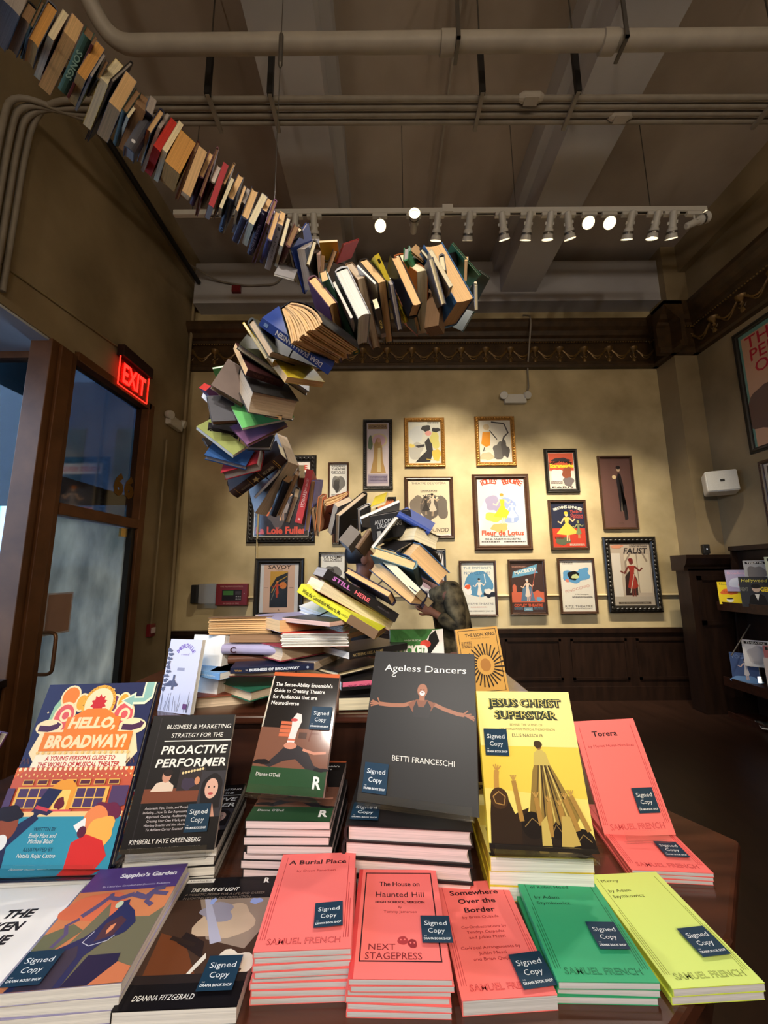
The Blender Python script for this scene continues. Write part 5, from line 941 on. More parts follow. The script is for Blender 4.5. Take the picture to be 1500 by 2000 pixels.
# three more standing at the back
for lab, c, w, h, yaw, lean, roll, t, st, cov, pg, art in (
 ('pale lavender booklet with a black line drawing standing at the left of the pile', (-.572, 1.144, 1.274), .121, .19, -22, 10, 2, .012, 'P', 'white', 'white', art_baker),
 ('green and white book with a black hat shape behind the charcoal hardback', (.104, 1.30, 1.276), .172, .19, -2, 8, 1, .02, 'H', 'white', 'white', art_green),
 ('gold book with a black sunburst standing behind the yellow one', (.306, 1.296, 1.277), .137, .197, -3, 14, 5, .022, 'H', 'tancover', 'white', art_gold)):
    R = cover_rot(yaw, lean, roll); b = book('hardcover_book' if st == 'H' else 'paperback_book', lab, w, h, t, st, cov, pg, Vector(c) - R @ Vector((0, 0, t)), R, 'books standing on the tier'); print_on(b, w, h, t, art)
b = book('paperback_book', 'white book standing just behind the lavender booklet', .12, .185, .03, 'P', 'white', 'white', (-.53, 1.25, 1.272), cover_rot(-20, 9, 1), 'books standing on the tier')
b = book('hardcover_book', 'purple-covered book cut off by the left edge of the photo', .2, .2, .02, 'H', 'purple', 'white', (-1.13, 1.13, 1.04), cover_rot(-20, 25, 0), None)
ORD = ('topmost', 'second', 'third', 'fourth', 'fifth', 'sixth', 'seventh', 'eighth', 'ninth', 'tenth')
def stack(desc, grp, c, yaw, w, h, ts, st, cov, pg, art=None, stk=(), jit=.004, seed=3, z0=TB, toplab=None, skin=None, rough=.36):
    """a stack of copies lying flat, the lowest first; the top one carries the cover print"""
    rnd = random.Random(seed); z = z0; n = len(ts); tops = None
    for i, t in enumerate(ts):
        top = i == n - 1; o = n - 1 - i
        lab = toplab if (top and toplab) else desc % ORD[o]
        dx, dy, a = (0, 0, 0) if top else (rnd.uniform(-jit, jit), rnd.uniform(-jit, jit), rnd.uniform(-1.5, 1.5))
        b = book('hardcover_book' if st == 'H' else 'paperback_book', lab, w, h, t, st, cov, pg, (c[0] + dx, c[1] + dy, z), Euler((0, 0, math.radians(yaw + a))), grp, rough=rough)
        if top:
            if art: print_on(b, w, h, t, art, rough=rough)
            for x, y, s, r in stk: sticker(b, x, y, t + .0042, s, r)
            tops = b
        z += t + .0003
    return z
G_ = 'copies stacked flat on the table'
stack('large picture book lying at far left under the propped one, %s of two', G_, (-.665, .985), 2, .261, .327, (.0175, .0175), 'H', 'navy', 'white', art_hello)
stack('black paperback under the propped Proactive Performer, %s of four', G_, (-.432, .968), 6, .172, .233, (.016, .016, .016, .016), 'P', 'black', 'white', art_proactive, rough=.2)
stack('green-footed paperback in the tall stack under the lying-figure cover, %s of eight', G_, (-.19, .975), -2, .168, .25, (.0142,) * 8, 'P', 'black', 'rosewhite', art_sense, rough=.2, jit=.006)
stack('black hardback with rosy page edges under the charcoal one, %s of four', G_, (.055, .975), -5, .243, .3, (.029, .029, .029, .029), 'H', 'black', 'rosewhite', lambda A: (A.rect(0, 0, 1, 1, (34, 33, 34)), A.text('BETTI FRANCESCHI', .545, .265, .042, (70, 66, 62), width=.54)), ((-.115, -.14, .056, 0),), jit=.003)
stack('yellow book under the propped one of raised hands, %s of three', G_, (.292, .945), -2, .19, .264, (.024, .024, .024), 'P', 'yellow', 'white', art_super)
stack('coral pink script lying below the upright coral one, %s of three', G_, (.562, .965), -4, .152, .22, (.0065, .0065, .0065), 'P', 'coral', 'greywhite', art_torera, ((.012, -.075, .046, 0),))
stack('coral pink script under the one titled A Burial Place, %s of the stack of eight', G_, (-.125, .744), 2, .139, .195, (.0078,) * 8, 'P', 'coral', 'greywhite', art_burial, ((.012, -.068, .044, 4),), jit=.003, toplab='coral pink play script titled A Burial Place on top of the tallest coral stack')
stack('coral pink script under the black-bordered one, %s of the stack of six', G_, (.019, .727), -1, .143, .2, (.0073,) * 6, 'P', 'coral', 'greywhite', art_haunted, ((.035, -.051, .046, 0),), jit=.003, toplab='coral pink script with a black border frame around its title')
stack('%s', G_, (.163, .735), 3, .134, .205, (.018,), 'P', 'coral', 'greywhite', art_border, ((.022, -.098, .05, 4),), toplab='coral pink script titled Somewhere Over the Border')
stack('green script under the other green one, %s of three', G_, (.312, .744), -1, .142, .204, (.0088, .0088, .0088), 'P', 'mint', 'greywhite', art_marian, ((.012, -.058, .046, 0),), jit=.008, toplab='mint green play script between the coral and lime ones')
stack('lime script under the other lime one, %s of two', G_, (.46, .748), 3, .136, .208, (.0098, .0098), 'P', 'chartreuse', 'greywhite', art_mercy, ((.01, -.068, .047, 3),), toplab='lime yellow play script at the right front corner of the table')
stack('white-edged paperback under the purple-topped bird cover, %s of three', G_, (-.452, .728), 5, .16, .222, (.0152, .0152, .0152), 'P', 'lilac', 'white', art_sappho, ((-.078, -.108, .05, 0),), jit=.006, toplab='paperback with a purple top band and a dark blue bird')
stack('%s', G_, (-.29, .734), 2, .166, .23, (.02,), 'P', 'black', 'white', art_light, ((.02, -.098, .05, 0),), toplab='black paperback of stage light beams at the front of the table', rough=.25)
stack('white paperback under the white cover at the left front corner, %s of two', G_, (-.63, .705), 4, .16, .225, (.014, .014), 'P', 'white', 'white', art_white, (), toplab='white paperback cut off at the left front corner')
TOWER = (
('H','taupe','greypage',(-1.436,1.118,3.656),(0.546,-0.228,0.684,0.427),0.074,0.281,0.120,0,'thick taupe hardback at the top left tip of the book spiral',None),
('H','black','brownpage',(-1.327,1.124,3.538),(0.561,-0.327,0.685,0.329),0.029,0.172,0.083,0,'brown-edged black book, second from the top left tip of the spiral',None),
('H','dgreen','brownpage',(-1.290,1.148,3.546),(0.718,0.377,-0.532,0.245),0.010,0.200,0.114,2,'black-green book just above the ochre-edged thick book at top left',None),
('H','navy','ochre',(-1.283,1.146,3.548),(0.473,-0.167,0.749,0.432),0.031,0.222,0.155,0,'thick book with glowing orange-tan page edge near the top left corner',None),
('P','beige','cream',(-1.252,1.168,3.528),(0.547,-0.298,0.710,0.329),0.018,0.220,0.137,0,'cream paperback with a shadow notch right below the orange-tan block',None),
('P','pink','tan',(-1.232,1.178,3.516),(0.613,-0.432,0.619,0.233),0.037,0.228,0.164,0,'very thick pale book with long grey-brown side, top left of spiral',None),
('H','teal','brownpage',(-1.152,1.205,3.487),(0.576,0.154,-0.636,0.490),0.028,0.209,0.155,2,'teal green spine with pale lettering beside the very thick pale book',(1, [('t', 'SONGS', 0.5, 0.5, 0.6, (150, 186, 170), 0.02)])),
('P','maroon','brownpage',(-1.136,1.201,3.461),(0.582,0.147,-0.631,0.492),0.008,0.203,0.154,2,'thin maroon book tucked behind the teal green spine',None),
('P','greyblue','ochre',(-1.144,1.203,3.454),(0.490,-0.213,0.755,0.380),0.028,0.220,0.146,0,'tan-edged book with dark dot, second tan block from the top left',None),
('P','greyblue','greypage',(-1.121,1.214,3.416),(0.539,-0.302,0.720,0.317),0.007,0.203,0.119,0,'slim grey booklet hanging below the upper spiral like a blade',None),
('H','black','brownpage',(-1.086,1.218,3.430),(0.749,0.431,-0.474,0.172),0.012,0.213,0.077,2,'black book with red top sliver wedged before the cream page block',None),
('P','yellow','cream',(-1.103,1.244,3.421),(0.585,-0.393,0.681,0.200),0.027,0.198,0.186,0,'cream-edged book with a thin yellow cover line in the upper spiral',None),
('H','black','greypage',(-1.095,1.278,3.426),(0.560,-0.398,0.698,0.202),0.011,0.276,0.206,0,'long thin grey book sticking out across the upper spiral',None),
('P','greyblue','tan',(-1.056,1.250,3.373),(0.542,-0.270,0.733,0.310),0.039,0.196,0.161,0,'thick book whose tan page edge carries a big triangular shadow',None),
('H','dgreen','brownpage',(-0.998,1.278,3.326),(0.759,0.277,-0.530,0.257),0.019,0.190,0.121,2,'dark green book beside the block with triangular shadow',None),
('P','navy','cream',(-1.004,1.269,3.303),(0.493,-0.233,0.772,0.326),0.010,0.195,0.069,0,'slim navy book with short cream top in the upper spiral',None),
('P','brown','brownpage',(-0.996,1.274,3.327),(0.637,-0.441,0.618,0.132),0.036,0.174,0.148,0,'brown faded paperback behind the slate book with white dot',None),
('H','slate','greypage',(-0.958,1.258,3.241),(0.215,0.399,0.695,0.558),0.035,0.181,0.060,0,'slate dark book with a white dot on its spine, upper spiral',(1, [('o', 0.2, 0.2, 0.2, (206, 206, 210))])),
('P','steel','greypage',(-0.923,1.281,3.340),(0.715,0.372,-0.561,0.189),0.023,0.165,0.060,2,'glossy steel grey jacketed book in front of the ceiling conduits',None),
('H','navy','tan',(-0.939,1.308,3.297),(0.522,-0.230,0.771,0.283),0.019,0.205,0.116,0,'navy hardback with narrow tan top next to glossy steel jacket',None),
('P','grey','greypage',(-0.921,1.319,3.281),(0.601,-0.399,0.677,0.148),0.011,0.187,0.150,0,'thin pale grey book left of the bright red-edged one',None),
('P','red','redpage',(-0.905,1.319,3.265),(0.510,-0.213,0.775,0.307),0.026,0.189,0.144,0,'book with bright red top edge in the upper spiral',None),
('P','maroon','cream',(-0.880,1.336,3.260),(0.525,-0.208,0.775,0.284),0.019,0.205,0.148,0,'cream-topped book touching the bright red-edged one',None),
('P','yellowdk','ochre',(-0.859,1.335,3.231),(0.495,-0.118,0.787,0.349),0.057,0.210,0.135,0,'widest ochre page block in the middle of the upper spiral',None),
('H','maroon','brownpage',(-0.807,1.363,3.200),(0.632,-0.431,0.640,0.077),0.013,0.198,0.153,0,'thin brown upright book right after the widest ochre block',None),
('P','brown','tan',(-0.744,1.339,3.132),(0.558,0.637,-0.058,-0.529),0.032,0.168,0.154,2,'brown open-looking book with pale triangle in the upper spiral',None),
('H','plum','tan',(-0.743,1.386,3.169),(0.766,0.287,-0.550,0.167),0.019,0.213,0.115,2,'plum spined book with peach-coloured top edge',None),
('H','maroon','brownpage',(-0.736,1.386,3.161),(0.535,-0.068,0.774,0.333),0.010,0.250,0.194,0,'long narrow brown book rising above its neighbours, upper spiral',None),
('H','olive','white',(-0.709,1.396,3.144),(0.762,0.294,-0.549,0.177),0.019,0.199,0.081,2,'dark olive book with a white rounded tip, upper spiral',None),
('P','crimson','greypage',(-0.687,1.364,3.101),(0.160,0.475,0.609,0.615),0.020,0.171,0.138,0,'bright red spine in the upper spiral over the white track end',None),
('H','brown','tan',(-0.672,1.409,3.149),(0.573,-0.237,0.761,0.192),0.009,0.194,0.126,0,'thin tan book leaning right of the bright red spine',None),
('P','dgreen','cream',(-0.638,1.386,3.081),(0.579,0.595,-0.119,-0.545),0.013,0.117,0.143,2,'small cream-edged booklet between tan book and navy oval spine',None),
('H','navy','tan',(-0.636,1.445,3.111),(0.773,0.211,-0.568,0.187),0.026,0.209,0.129,2,'navy spine with a pale oval mark, lower upper spiral',(1, [('o', 0.88, 0.36, 0.24, (150, 176, 206)), ('o', 0.88, 0.24, 0.14, (34, 40, 66)), ('r', 0.1, 0.14, 0.3, 0.7, (120, 140, 170))])),
('P','grey','tan',(-0.616,1.436,3.083),(0.560,-0.072,0.778,0.276),0.010,0.217,0.100,0,'thinnest tan pamphlet right of the navy oval spine',None),
('P','black','greypage',(-0.607,1.432,3.079),(0.584,-0.223,0.758,0.185),0.015,0.173,0.079,0,'small speckled white-topped book with grey side, upper spiral',None),
('H','midnight','tan',(-0.580,1.467,3.072),(0.770,0.277,-0.562,0.121),0.030,0.218,0.131,2,'midnight spine framed by two silver lines',(1, [('r', 0, 1, 0.04, 0.12, (176, 180, 196)), ('r', 0, 1, 0.88, 0.96, (176, 180, 196))])),
('P','greyblue','cream',(-0.564,1.461,3.066),(0.521,-0.095,0.803,0.274),0.024,0.220,0.131,0,'cream block with pale blue-grey lower side',None),
('H','indigo','tan',(-0.524,1.491,3.049),(0.709,0.040,-0.610,0.352),0.024,0.191,0.151,2,'long indigo spine with small silver letters, upper spiral',(-1, [('t', 'FUTURE BOSTON', 0.4, 0.6, 0.4, (150, 150, 176)), ('r', 0.93, 0.96, 0.3, 0.7, (176, 176, 190))])),
('H','mauve','brownpage',(-0.525,1.496,3.038),(0.606,-0.245,0.744,0.140),0.014,0.220,0.152,0,'mauve-edged brown book with a frayed lower end',None),
('H','violet','tan',(-0.484,1.501,3.002),(0.768,0.247,-0.585,0.085),0.022,0.218,0.126,2,'violet-blue spine under a peach page edge near the spiral bend',None),
('P','silver','tan',(-0.463,1.517,3.003),(0.683,0.011,-0.644,0.344),0.024,0.192,0.146,2,'silver grey spine with tiny square mark near the spiral bend',(1, [('r', 0.06, 0.12, 0.3, 0.7, (70, 66, 70)), ('t', 'LIVES', 0.5, 0.5, 0.3, (96, 92, 96))])),
('P','greyblue','cream',(-0.448,1.505,2.988),(0.591,-0.047,0.768,0.244),0.014,0.217,0.112,0,'pale lemon-edged slim book at the end of the upper arm',None),
('H','maroon','brownpage',(-0.408,1.526,2.986),(0.799,0.253,-0.539,0.078),0.023,0.204,0.100,2,'maroon spine with small white square at the far bend',(1, [('r', 0.8, 0.86, 0.35, 0.65, (214, 206, 196))])),
('P','grey','white',(-0.421,1.523,2.857),(0.678,0.242,0.395,-0.571),0.008,0.082,0.166,0,'grey-covered paperback dangling under the far bend with white edges',None),
('H','black','cream',(-0.393,1.586,2.998),(0.428,-0.025,0.902,0.049),0.021,0.270,0.087,0,'black book with cream top leaning at the far bend',None),
('H','royal','greypage',(-0.348,1.592,2.981),(0.831,-0.078,-0.550,0.026),0.013,0.234,0.158,2,'royal blue spine with dark patterned cover at the far bend',(1, [('r', 0.05, 0.09, 0.3, 0.7, (150, 170, 206)), ('t', 'THEATRE', 0.4, 0.4, 0.4, (120, 140, 196))])),
('P','greyblue','greypage',(-0.341,1.600,2.967),(0.608,-0.169,0.730,-0.261),0.035,0.158,0.201,0,'pale blue-grey open paperback beside the royal blue spine',None),
('H','black','cream',(-0.312,1.536,2.946),(0.545,0.130,0.813,0.158),0.019,0.120,0.104,0,'black hardback with narrow cream page strip behind the big front books',None),
('P','beige','pinkpage',(-0.291,1.575,2.952),(0.686,-0.223,0.665,-0.194),0.016,0.093,0.114,0,'pinkish beige page stack half hidden at the far bend',None),
('P','yellowdk','cream',(-0.237,1.553,2.985),(0.705,-0.056,-0.107,-0.699),0.013,0.081,0.092,0,'yellow and red picture book lying open at the far bend',None),
('H','black','brownpage',(-0.229,1.576,2.939),(0.504,0.580,-0.165,-0.618),0.021,0.102,0.128,2,'black-covered book with brown page edge at the back of the bend',None),
('H','crimson','brownpage',(-0.155,1.574,3.008),(0.345,0.489,-0.075,-0.798),0.008,0.085,0.201,0,'dark red cover peaking like a triangle behind the front run',None),
('P','maroon','brownpage',(-0.269,1.591,2.941),(0.405,0.649,-0.258,-0.590),0.017,0.078,0.115,2,'reddish brown book end behind the pinkish page stack',None),
('H','dgreen','greypage',(0.390,1.431,2.705),(0.952,0.098,0.286,0.041),0.006,0.188,0.052,0,'dark green cover at the far right tip of the spiral',None),
('P','grey','cream',(0.358,1.368,2.619),(0.616,-0.197,0.684,-0.337),0.011,0.082,0.126,0,'thin cream page slab at the right tip of the spiral',None),
('H','dgreen','greypage',(0.307,1.398,2.542),(0.492,0.131,0.798,0.323),0.007,0.198,0.076,0,'dark green cover hanging lowest at the right tip',None),
('H','green','greypage',(0.303,1.313,2.703),(0.116,0.712,-0.572,-0.390),0.007,0.148,0.151,2,'bright green cover leaning behind the big blue book',None),
('P','brown','tan',(0.306,1.288,2.667),(0.605,-0.193,0.710,-0.303),0.011,0.065,0.100,0,'narrow tan upright book between blue and green covers',None),
('H','black','brownpage',(0.281,1.296,2.713),(0.677,-0.368,-0.604,0.203),0.035,0.051,0.093,0,'small black book in the notch before the green cover',None),
('H','blue','tan',(0.229,1.194,2.523),(0.456,0.668,-0.521,-0.272),0.077,0.223,0.127,2,'big blue hardback with broad tan pages at the right of the spiral',None),
('P','beige','cream',(0.170,1.071,2.456),(0.864,0.154,0.475,0.065),0.012,0.086,0.120,0,'slim cream book lying across the big blue hardback',None),
('H','black','cream',(0.180,1.079,2.480),(0.737,0.098,0.668,-0.043),0.018,0.067,0.055,0,'small black-edged cream book next to the big blue hardback',None),
('H','greydk','cream',(0.172,1.095,2.448),(0.224,0.667,-0.446,-0.553),0.016,0.130,0.134,2,'dark grey hardback with cream strip left of the big blue one',None),
('H','black','cream',(0.146,1.126,2.556),(0.844,0.152,0.478,-0.191),0.011,0.066,0.055,0,'cream-topped small black book beneath a tan cover',None),
('H','tancover','brownpage',(0.123,1.152,2.605),(0.590,0.112,0.543,-0.587),0.006,0.057,0.091,0,'tan cloth cover corner poking up right of the orange one',None),
('P','brown','brownpage',(0.204,1.183,2.425),(0.386,0.340,-0.566,-0.644),0.051,0.147,0.055,2,'brown torn-paged book hanging below the dark grey hardback',None),
('H','rust','cream',(0.081,1.237,2.516),(0.793,-0.210,0.541,-0.186),0.041,0.206,0.201,0,'large cream-topped book with rust orange cover',None),
('H','green','greypage',(0.106,1.139,2.565),(0.702,-0.209,-0.663,-0.155),0.020,0.081,0.054,2,'small green spine top behind the black tan-edged hardback',None),
('H','dgreen','tan',(0.091,1.191,2.385),(0.915,0.120,0.381,-0.049),0.018,0.124,0.054,0,'green-covered narrow tan book low in the front run',None),
('H','black','tan',(0.081,1.087,2.434),(0.498,0.592,-0.548,-0.319),0.033,0.193,0.055,2,'black hardback with bright tan fore-edge in the front run',None),
('P','yellow','cream',(0.028,1.180,2.496),(0.501,-0.433,-0.729,0.173),0.016,0.212,0.157,2,'yellow spine with black handwriting in the front run',(1, [('t', 'Joy Goodwin', 0.72, 0.4, 0.5, (60, 54, 20), 0.0), ('r', 0.06, 0.12, 0.25, 0.75, (40, 36, 24))])),
('H','navy','greypage',(0.030,1.125,2.398),(0.702,-0.196,0.603,-0.323),0.015,0.134,0.125,0,'navy book with plain grey page edge over the yellow spine',None),
('H','black','tan',(-0.034,1.195,2.455),(0.815,-0.139,0.539,-0.163),0.029,0.210,0.174,0,'black book with peach top and brown side in the front run',None),
('P','darkbrown','cream',(-0.003,1.091,2.330),(0.607,-0.267,-0.735,0.139),0.015,0.086,0.080,2,'small dark brown spine with gold capitals in the front run',(1, [('t', 'IONA', 0.55, 0.3, 0.5, (196, 170, 90), 0.02), ('r', 0.86, 1, 0, 1, (110, 90, 80))])),
('P','white','white',(-0.043,1.115,2.449),(0.903,0.033,0.425,-0.060),0.006,0.116,0.089,0,'single white curved booklet left of the black peach-topped book',None),
('H','brown','beigepage',(-0.081,1.211,2.454),(0.771,-0.171,0.559,-0.252),0.027,0.225,0.200,0,'brown hardback with worn beige side right of the white-paged book',None),
('H','black','white',(-0.115,1.116,2.368),(0.844,0.008,0.533,0.059),0.042,0.172,0.163,0,'thick black hardback with the whitest pages in the front run',None),
('P','white','white',(-0.120,1.086,2.358),(0.846,0.089,0.524,0.045),0.008,0.095,0.117,0,'slim white booklet left of the whitest-paged hardback',None),
('H','forest','tan',(-0.125,1.138,2.386),(0.564,-0.314,-0.756,0.111),0.025,0.231,0.133,2,'deep green spine with gold capitals in the front run',(-1, [('t', 'A BRONX TALE', 0.14, 0.24, 0.55, (206, 160, 50), 0.02)])),
('H','plum','tan',(-0.184,1.147,2.346),(0.880,-0.043,0.470,-0.047),0.029,0.252,0.127,0,'plum and navy hardback with pale gold top left of the deep green spine',None),
('F','black','tan',(-0.224,1.066,2.243),(0.774,0.207,0.590,-0.100),0.104,0.210,0.104,0,'huge splayed book with wavy tan pages at the left of the front run',None),
('P','royal','tan',(-0.243,1.107,2.280),(0.464,-0.536,-0.704,-0.047),0.026,0.230,0.200,0,'royal blue paperback with white block capitals on its spine',(-1, [('t', 'DEAR EVAN HANSEN', 0.46, 0.66, 0.55, (228, 228, 232), 0.03), ('r', 0.9, 0.95, 0.3, 0.7, (120, 150, 200))])),
('H','oliveblk','beigepage',(-0.313,1.150,2.258),(0.843,0.223,0.483,-0.080),0.025,0.271,0.122,2,'dark olive hardback with white top edge under the royal blue one',None),
('P','yellow','cream',(-0.377,1.126,2.238),(0.876,0.059,0.479,0.012),0.007,0.148,0.130,2,'thin yellow cover edge peeking under the dark olive hardback',None),
('P','yellow','tan',(-0.274,1.165,2.175),(0.845,0.269,0.396,-0.239),0.022,0.152,0.081,2,'yellow paperback with brown fore-edge on the left bend',None),
('H','oliveblk','greypage',(-0.367,1.228,2.246),(0.758,0.025,0.423,-0.496),0.018,0.248,0.179,2,'long dark hardback with grey page strip on the left bend',None),
('P','wine','tan',(-0.403,1.185,2.239),(0.403,-0.353,-0.824,-0.184),0.023,0.126,0.173,0,'wine dark paperback spine with peach end on the left bend',(1, [('t', 'THE LOST', 0.3, 0.3, 0.4, (120, 84, 74)), ('t', 'PEOPLE', 0.6, 0.2, 0.4, (110, 70, 64))])),
('H','charcoal','beigepage',(-0.409,1.258,2.129),(0.821,0.201,0.336,-0.416),0.073,0.150,0.203,2,'thickest charcoal hardback with a pale wedge-shaped end, left bend',None),
('P','lime','white',(-0.589,1.317,2.269),(0.730,-0.010,-0.252,-0.636),0.009,0.041,0.055,2,'light green sheet corner sticking out at the left bend',None),
('H','taupedk','brownpage',(-0.514,1.260,2.198),(0.550,0.211,0.646,-0.486),0.028,0.113,0.124,2,'taupe cover with dark diamond shadow on the left bend',None),
('P','purple','redpage',(-0.595,1.317,2.186),(0.310,-0.236,-0.909,0.148),0.027,0.105,0.055,0,'purple spine with red page tip at the left bend',None),
('P','lavender','white',(-0.626,1.353,2.174),(0.894,0.079,0.310,-0.314),0.019,0.071,0.058,0,'lavender booklet corner at the outer left bend',None),
('H','slate','brownpage',(-0.565,1.292,2.114),(0.674,0.420,0.513,-0.327),0.030,0.083,0.099,2,'slate hardback with a pale patch under the taupe cover',None),
('P','black','tan',(-0.362,1.240,2.075),(0.940,0.327,0.098,0.027),0.014,0.059,0.054,2,'short tan-edged book end beneath the thickest charcoal hardback',None),
('P','lime','white',(-0.430,1.300,2.119),(0.770,0.389,0.301,-0.406),0.009,0.181,0.160,2,'bright green paperback fanned out on the left bend',None),
('H','mauve','brownpage',(-0.448,1.336,2.072),(0.779,0.447,0.167,-0.406),0.011,0.158,0.152,2,'purple-pink hardback under the bright green paperback',None),
('H','black','greypage',(-0.591,1.375,2.106),(0.355,-0.484,-0.782,-0.169),0.025,0.105,0.117,0,'black spine with a white ring at the outer left bend',(1, [('o', 0.1, 0.22, 0.22, (196, 196, 196)), ('o', 0.1, 0.14, 0.14, (34, 32, 33)), ('t', 'HAMNET', 0.6, 0.5, 0.36, (176, 176, 176))])),
('P','olivegreen','white',(-0.579,1.332,2.038),(0.098,-0.504,0.680,0.523),0.016,0.168,0.064,0,'olive green paperback pointing left on the bend',None),
('H','black','greypage',(-0.453,1.377,2.040),(0.264,-0.680,0.626,0.276),0.017,0.083,0.099,0,'black hardback end with light pages below the purple-pink one',None),
('H','black','greypage',(-0.653,1.452,2.048),(0.859,0.148,0.286,-0.397),0.009,0.082,0.078,2,'grey slab end between olive green and blue books',None),
('H','bluedeep','greypage',(-0.571,1.394,1.999),(0.240,-0.612,0.617,0.433),0.023,0.152,0.092,0,'deep blue hardback with speckled cover low on the left bend',None),
('H','crimson','greypage',(-0.542,1.429,1.985),(0.405,-0.617,0.634,0.230),0.036,0.144,0.115,2,'crimson-bound book with pale pages under the deep blue one',None),
('H','black','cream',(-0.600,1.598,1.913),(0.798,0.239,0.078,-0.547),0.029,0.097,0.093,2,'cream page wedge left of the brown starred spine',None),
('H','starbrown','cream',(-0.495,1.528,1.956),(0.558,0.120,-0.538,0.621),0.047,0.255,0.101,2,'thick dark brown spine with gold bands and a star',(1, [('t', 'HAMILTON', 0.32, 0.2, 0.3, (176, 164, 140), 0.02), ('s', 0.56, 0.34, (214, 190, 130)), ('t', 'REVOLUTION', 0.76, 0.16, 0.2, (140, 128, 110)), ('r', 0.14, 0.15, 0, 1, (206, 160, 70)), ('r', 0.17, 0.175, 0, 1, (206, 160, 70)), ('r', 0.46, 0.465, 0, 1, (206, 160, 70)), ('r', 0.65, 0.655, 0, 1, (206, 160, 70)), ('r', 0.9, 0.905, 0, 1, (206, 160, 70))])),
('P','black','greypage',(-0.466,1.528,1.923),(0.454,-0.541,0.706,-0.050),0.010,0.140,0.100,0,'thin grey booklet just below the starred spine',None),
('P','grey','beigepage',(-0.498,1.596,1.974),(0.657,-0.508,0.556,0.018),0.051,0.281,0.214,0,'pale splayed paperback with long grey edge after the starred spine',None),
('H','black','brownpage',(-0.403,1.577,1.867),(0.760,-0.164,-0.493,0.390),0.031,0.183,0.080,2,'black spine with a fine pattern left of the red spine',None),
('H','brown','brownpage',(-0.402,1.589,1.897),(0.545,-0.502,0.647,-0.177),0.017,0.199,0.128,0,'brown-edged book two places left of the red spine',None),
('P','white','cream',(-0.369,1.622,1.955),(0.725,-0.163,0.667,0.054),0.022,0.147,0.058,0,'cream page corner above the red spine',None),
('H','black','beigepage',(-0.375,1.529,1.823),(0.613,-0.403,0.669,-0.121),0.020,0.139,0.066,0,'beige-edged black book directly left of the red spine',None),
('P','crimson','tan',(-0.306,1.582,1.853),(0.532,-0.409,-0.487,0.559),0.027,0.214,0.200,0,'crimson spine with white script lettering on the lower sweep',(-1, [('t', 'HOWARD', 0.45, 0.3, 0.5, (226, 190, 190), 0.01), ('t', 'MY BALLET', 0.72, 0.22, 0.3, (206, 150, 150)), ('r', 0.05, 0.09, 0.35, 0.65, (200, 150, 150))])),
('H','periwinkle','brownpage',(-0.299,1.585,1.836),(0.515,-0.460,0.609,-0.390),0.021,0.203,0.150,2,'brown-edged book with periwinkle blue cover right of the red spine',None),
('H','black','brownpage',(-0.282,1.557,1.770),(0.627,-0.380,0.549,-0.402),0.016,0.108,0.145,2,'dark folded book end hanging below the periwinkle cover',None),
('H','orange','brownpage',(-0.257,1.513,1.791),(0.538,-0.420,0.631,-0.368),0.019,0.136,0.078,2,'orange-covered narrow book with brown side on the lower sweep',None),
('F','terracotta','tan',(-0.214,1.580,1.812),(0.208,-0.139,0.963,-0.097),0.026,0.271,0.100,2,'terracotta paperback with splayed tan pages',None),
('P','grey','beigepage',(-0.177,1.479,1.776),(0.311,-0.228,0.891,-0.241),0.023,0.157,0.073,2,'grey-brown page block before the black hardback of the lower sweep',None),
('H','black','beigepage',(-0.133,1.462,1.765),(0.428,-0.206,0.834,-0.282),0.022,0.141,0.172,2,'black hardback with square tan edge on the lower sweep',None),
('P','ornate','greypage',(-0.134,1.383,1.683),(0.328,0.621,0.653,0.282),0.043,0.064,0.157,2,'grey ornate spine with dark medallion on the lower sweep',None),
('H','black','greypage',(-0.077,1.379,1.751),(0.395,-0.202,0.802,-0.400),0.018,0.090,0.060,2,'upright grey-topped book behind the black lettered cover',None),
('H','brown','greypage',(-0.068,1.320,1.657),(0.452,0.634,0.592,0.207),0.016,0.074,0.080,0,'small dark photo-covered book at the bottom of the lower sweep',None),
('P','yellow','cream',(-0.013,1.410,1.813),(0.621,0.264,0.021,-0.737),0.010,0.052,0.154,0,'small yellow cover triangle above the black lettered cover',None),
('P','newsgrey','white',(-0.011,1.362,1.747),(0.701,0.071,-0.234,-0.670),0.010,0.146,0.121,0,'pale grey printed paperback behind the black lettered cover',None),
('H','black','greypage',(0.025,1.267,1.706),(0.547,-0.358,-0.468,-0.594),0.028,0.137,0.082,0,'black cover with silver capitals facing us on the lower sweep',None),
('H','royal','greypage',(0.116,1.312,1.737),(0.294,-0.722,-0.622,0.074),0.020,0.118,0.163,0,'royal blue hardback crowning the lower knot of the spiral',None),
('P','stripe','white',(0.020,1.316,1.691),(0.551,0.329,-0.267,-0.719),0.009,0.121,0.200,2,'black and white striped cover at the lower knot',None),
('H','black','cream',(0.079,1.319,1.640),(0.860,-0.129,0.093,-0.485),0.048,0.097,0.200,0,'white-paged black hardback over the blue-edged thick book',None),
('H','black','white',(0.038,1.265,1.645),(0.214,-0.203,0.946,0.137),0.006,0.116,0.067,0,'black cover flap with white triangle at the lower knot',None),
('H','blue','tan',(0.099,1.252,1.568),(0.739,-0.239,0.275,-0.566),0.052,0.130,0.176,0,'blue-edged thick book with splayed tan pages at the lower knot',None),
('H','tealgrey','tan',(0.048,1.244,1.580),(0.190,-0.130,-0.957,0.174),0.030,0.147,0.145,2,'teal spined book showing a long tan page face at the lower knot',None),
('P','darkgrey','cream',(0.078,1.196,1.533),(0.334,0.415,-0.826,-0.183),0.023,0.163,0.105,2,'cream splayed paperback pointing down right at the lower knot',None),
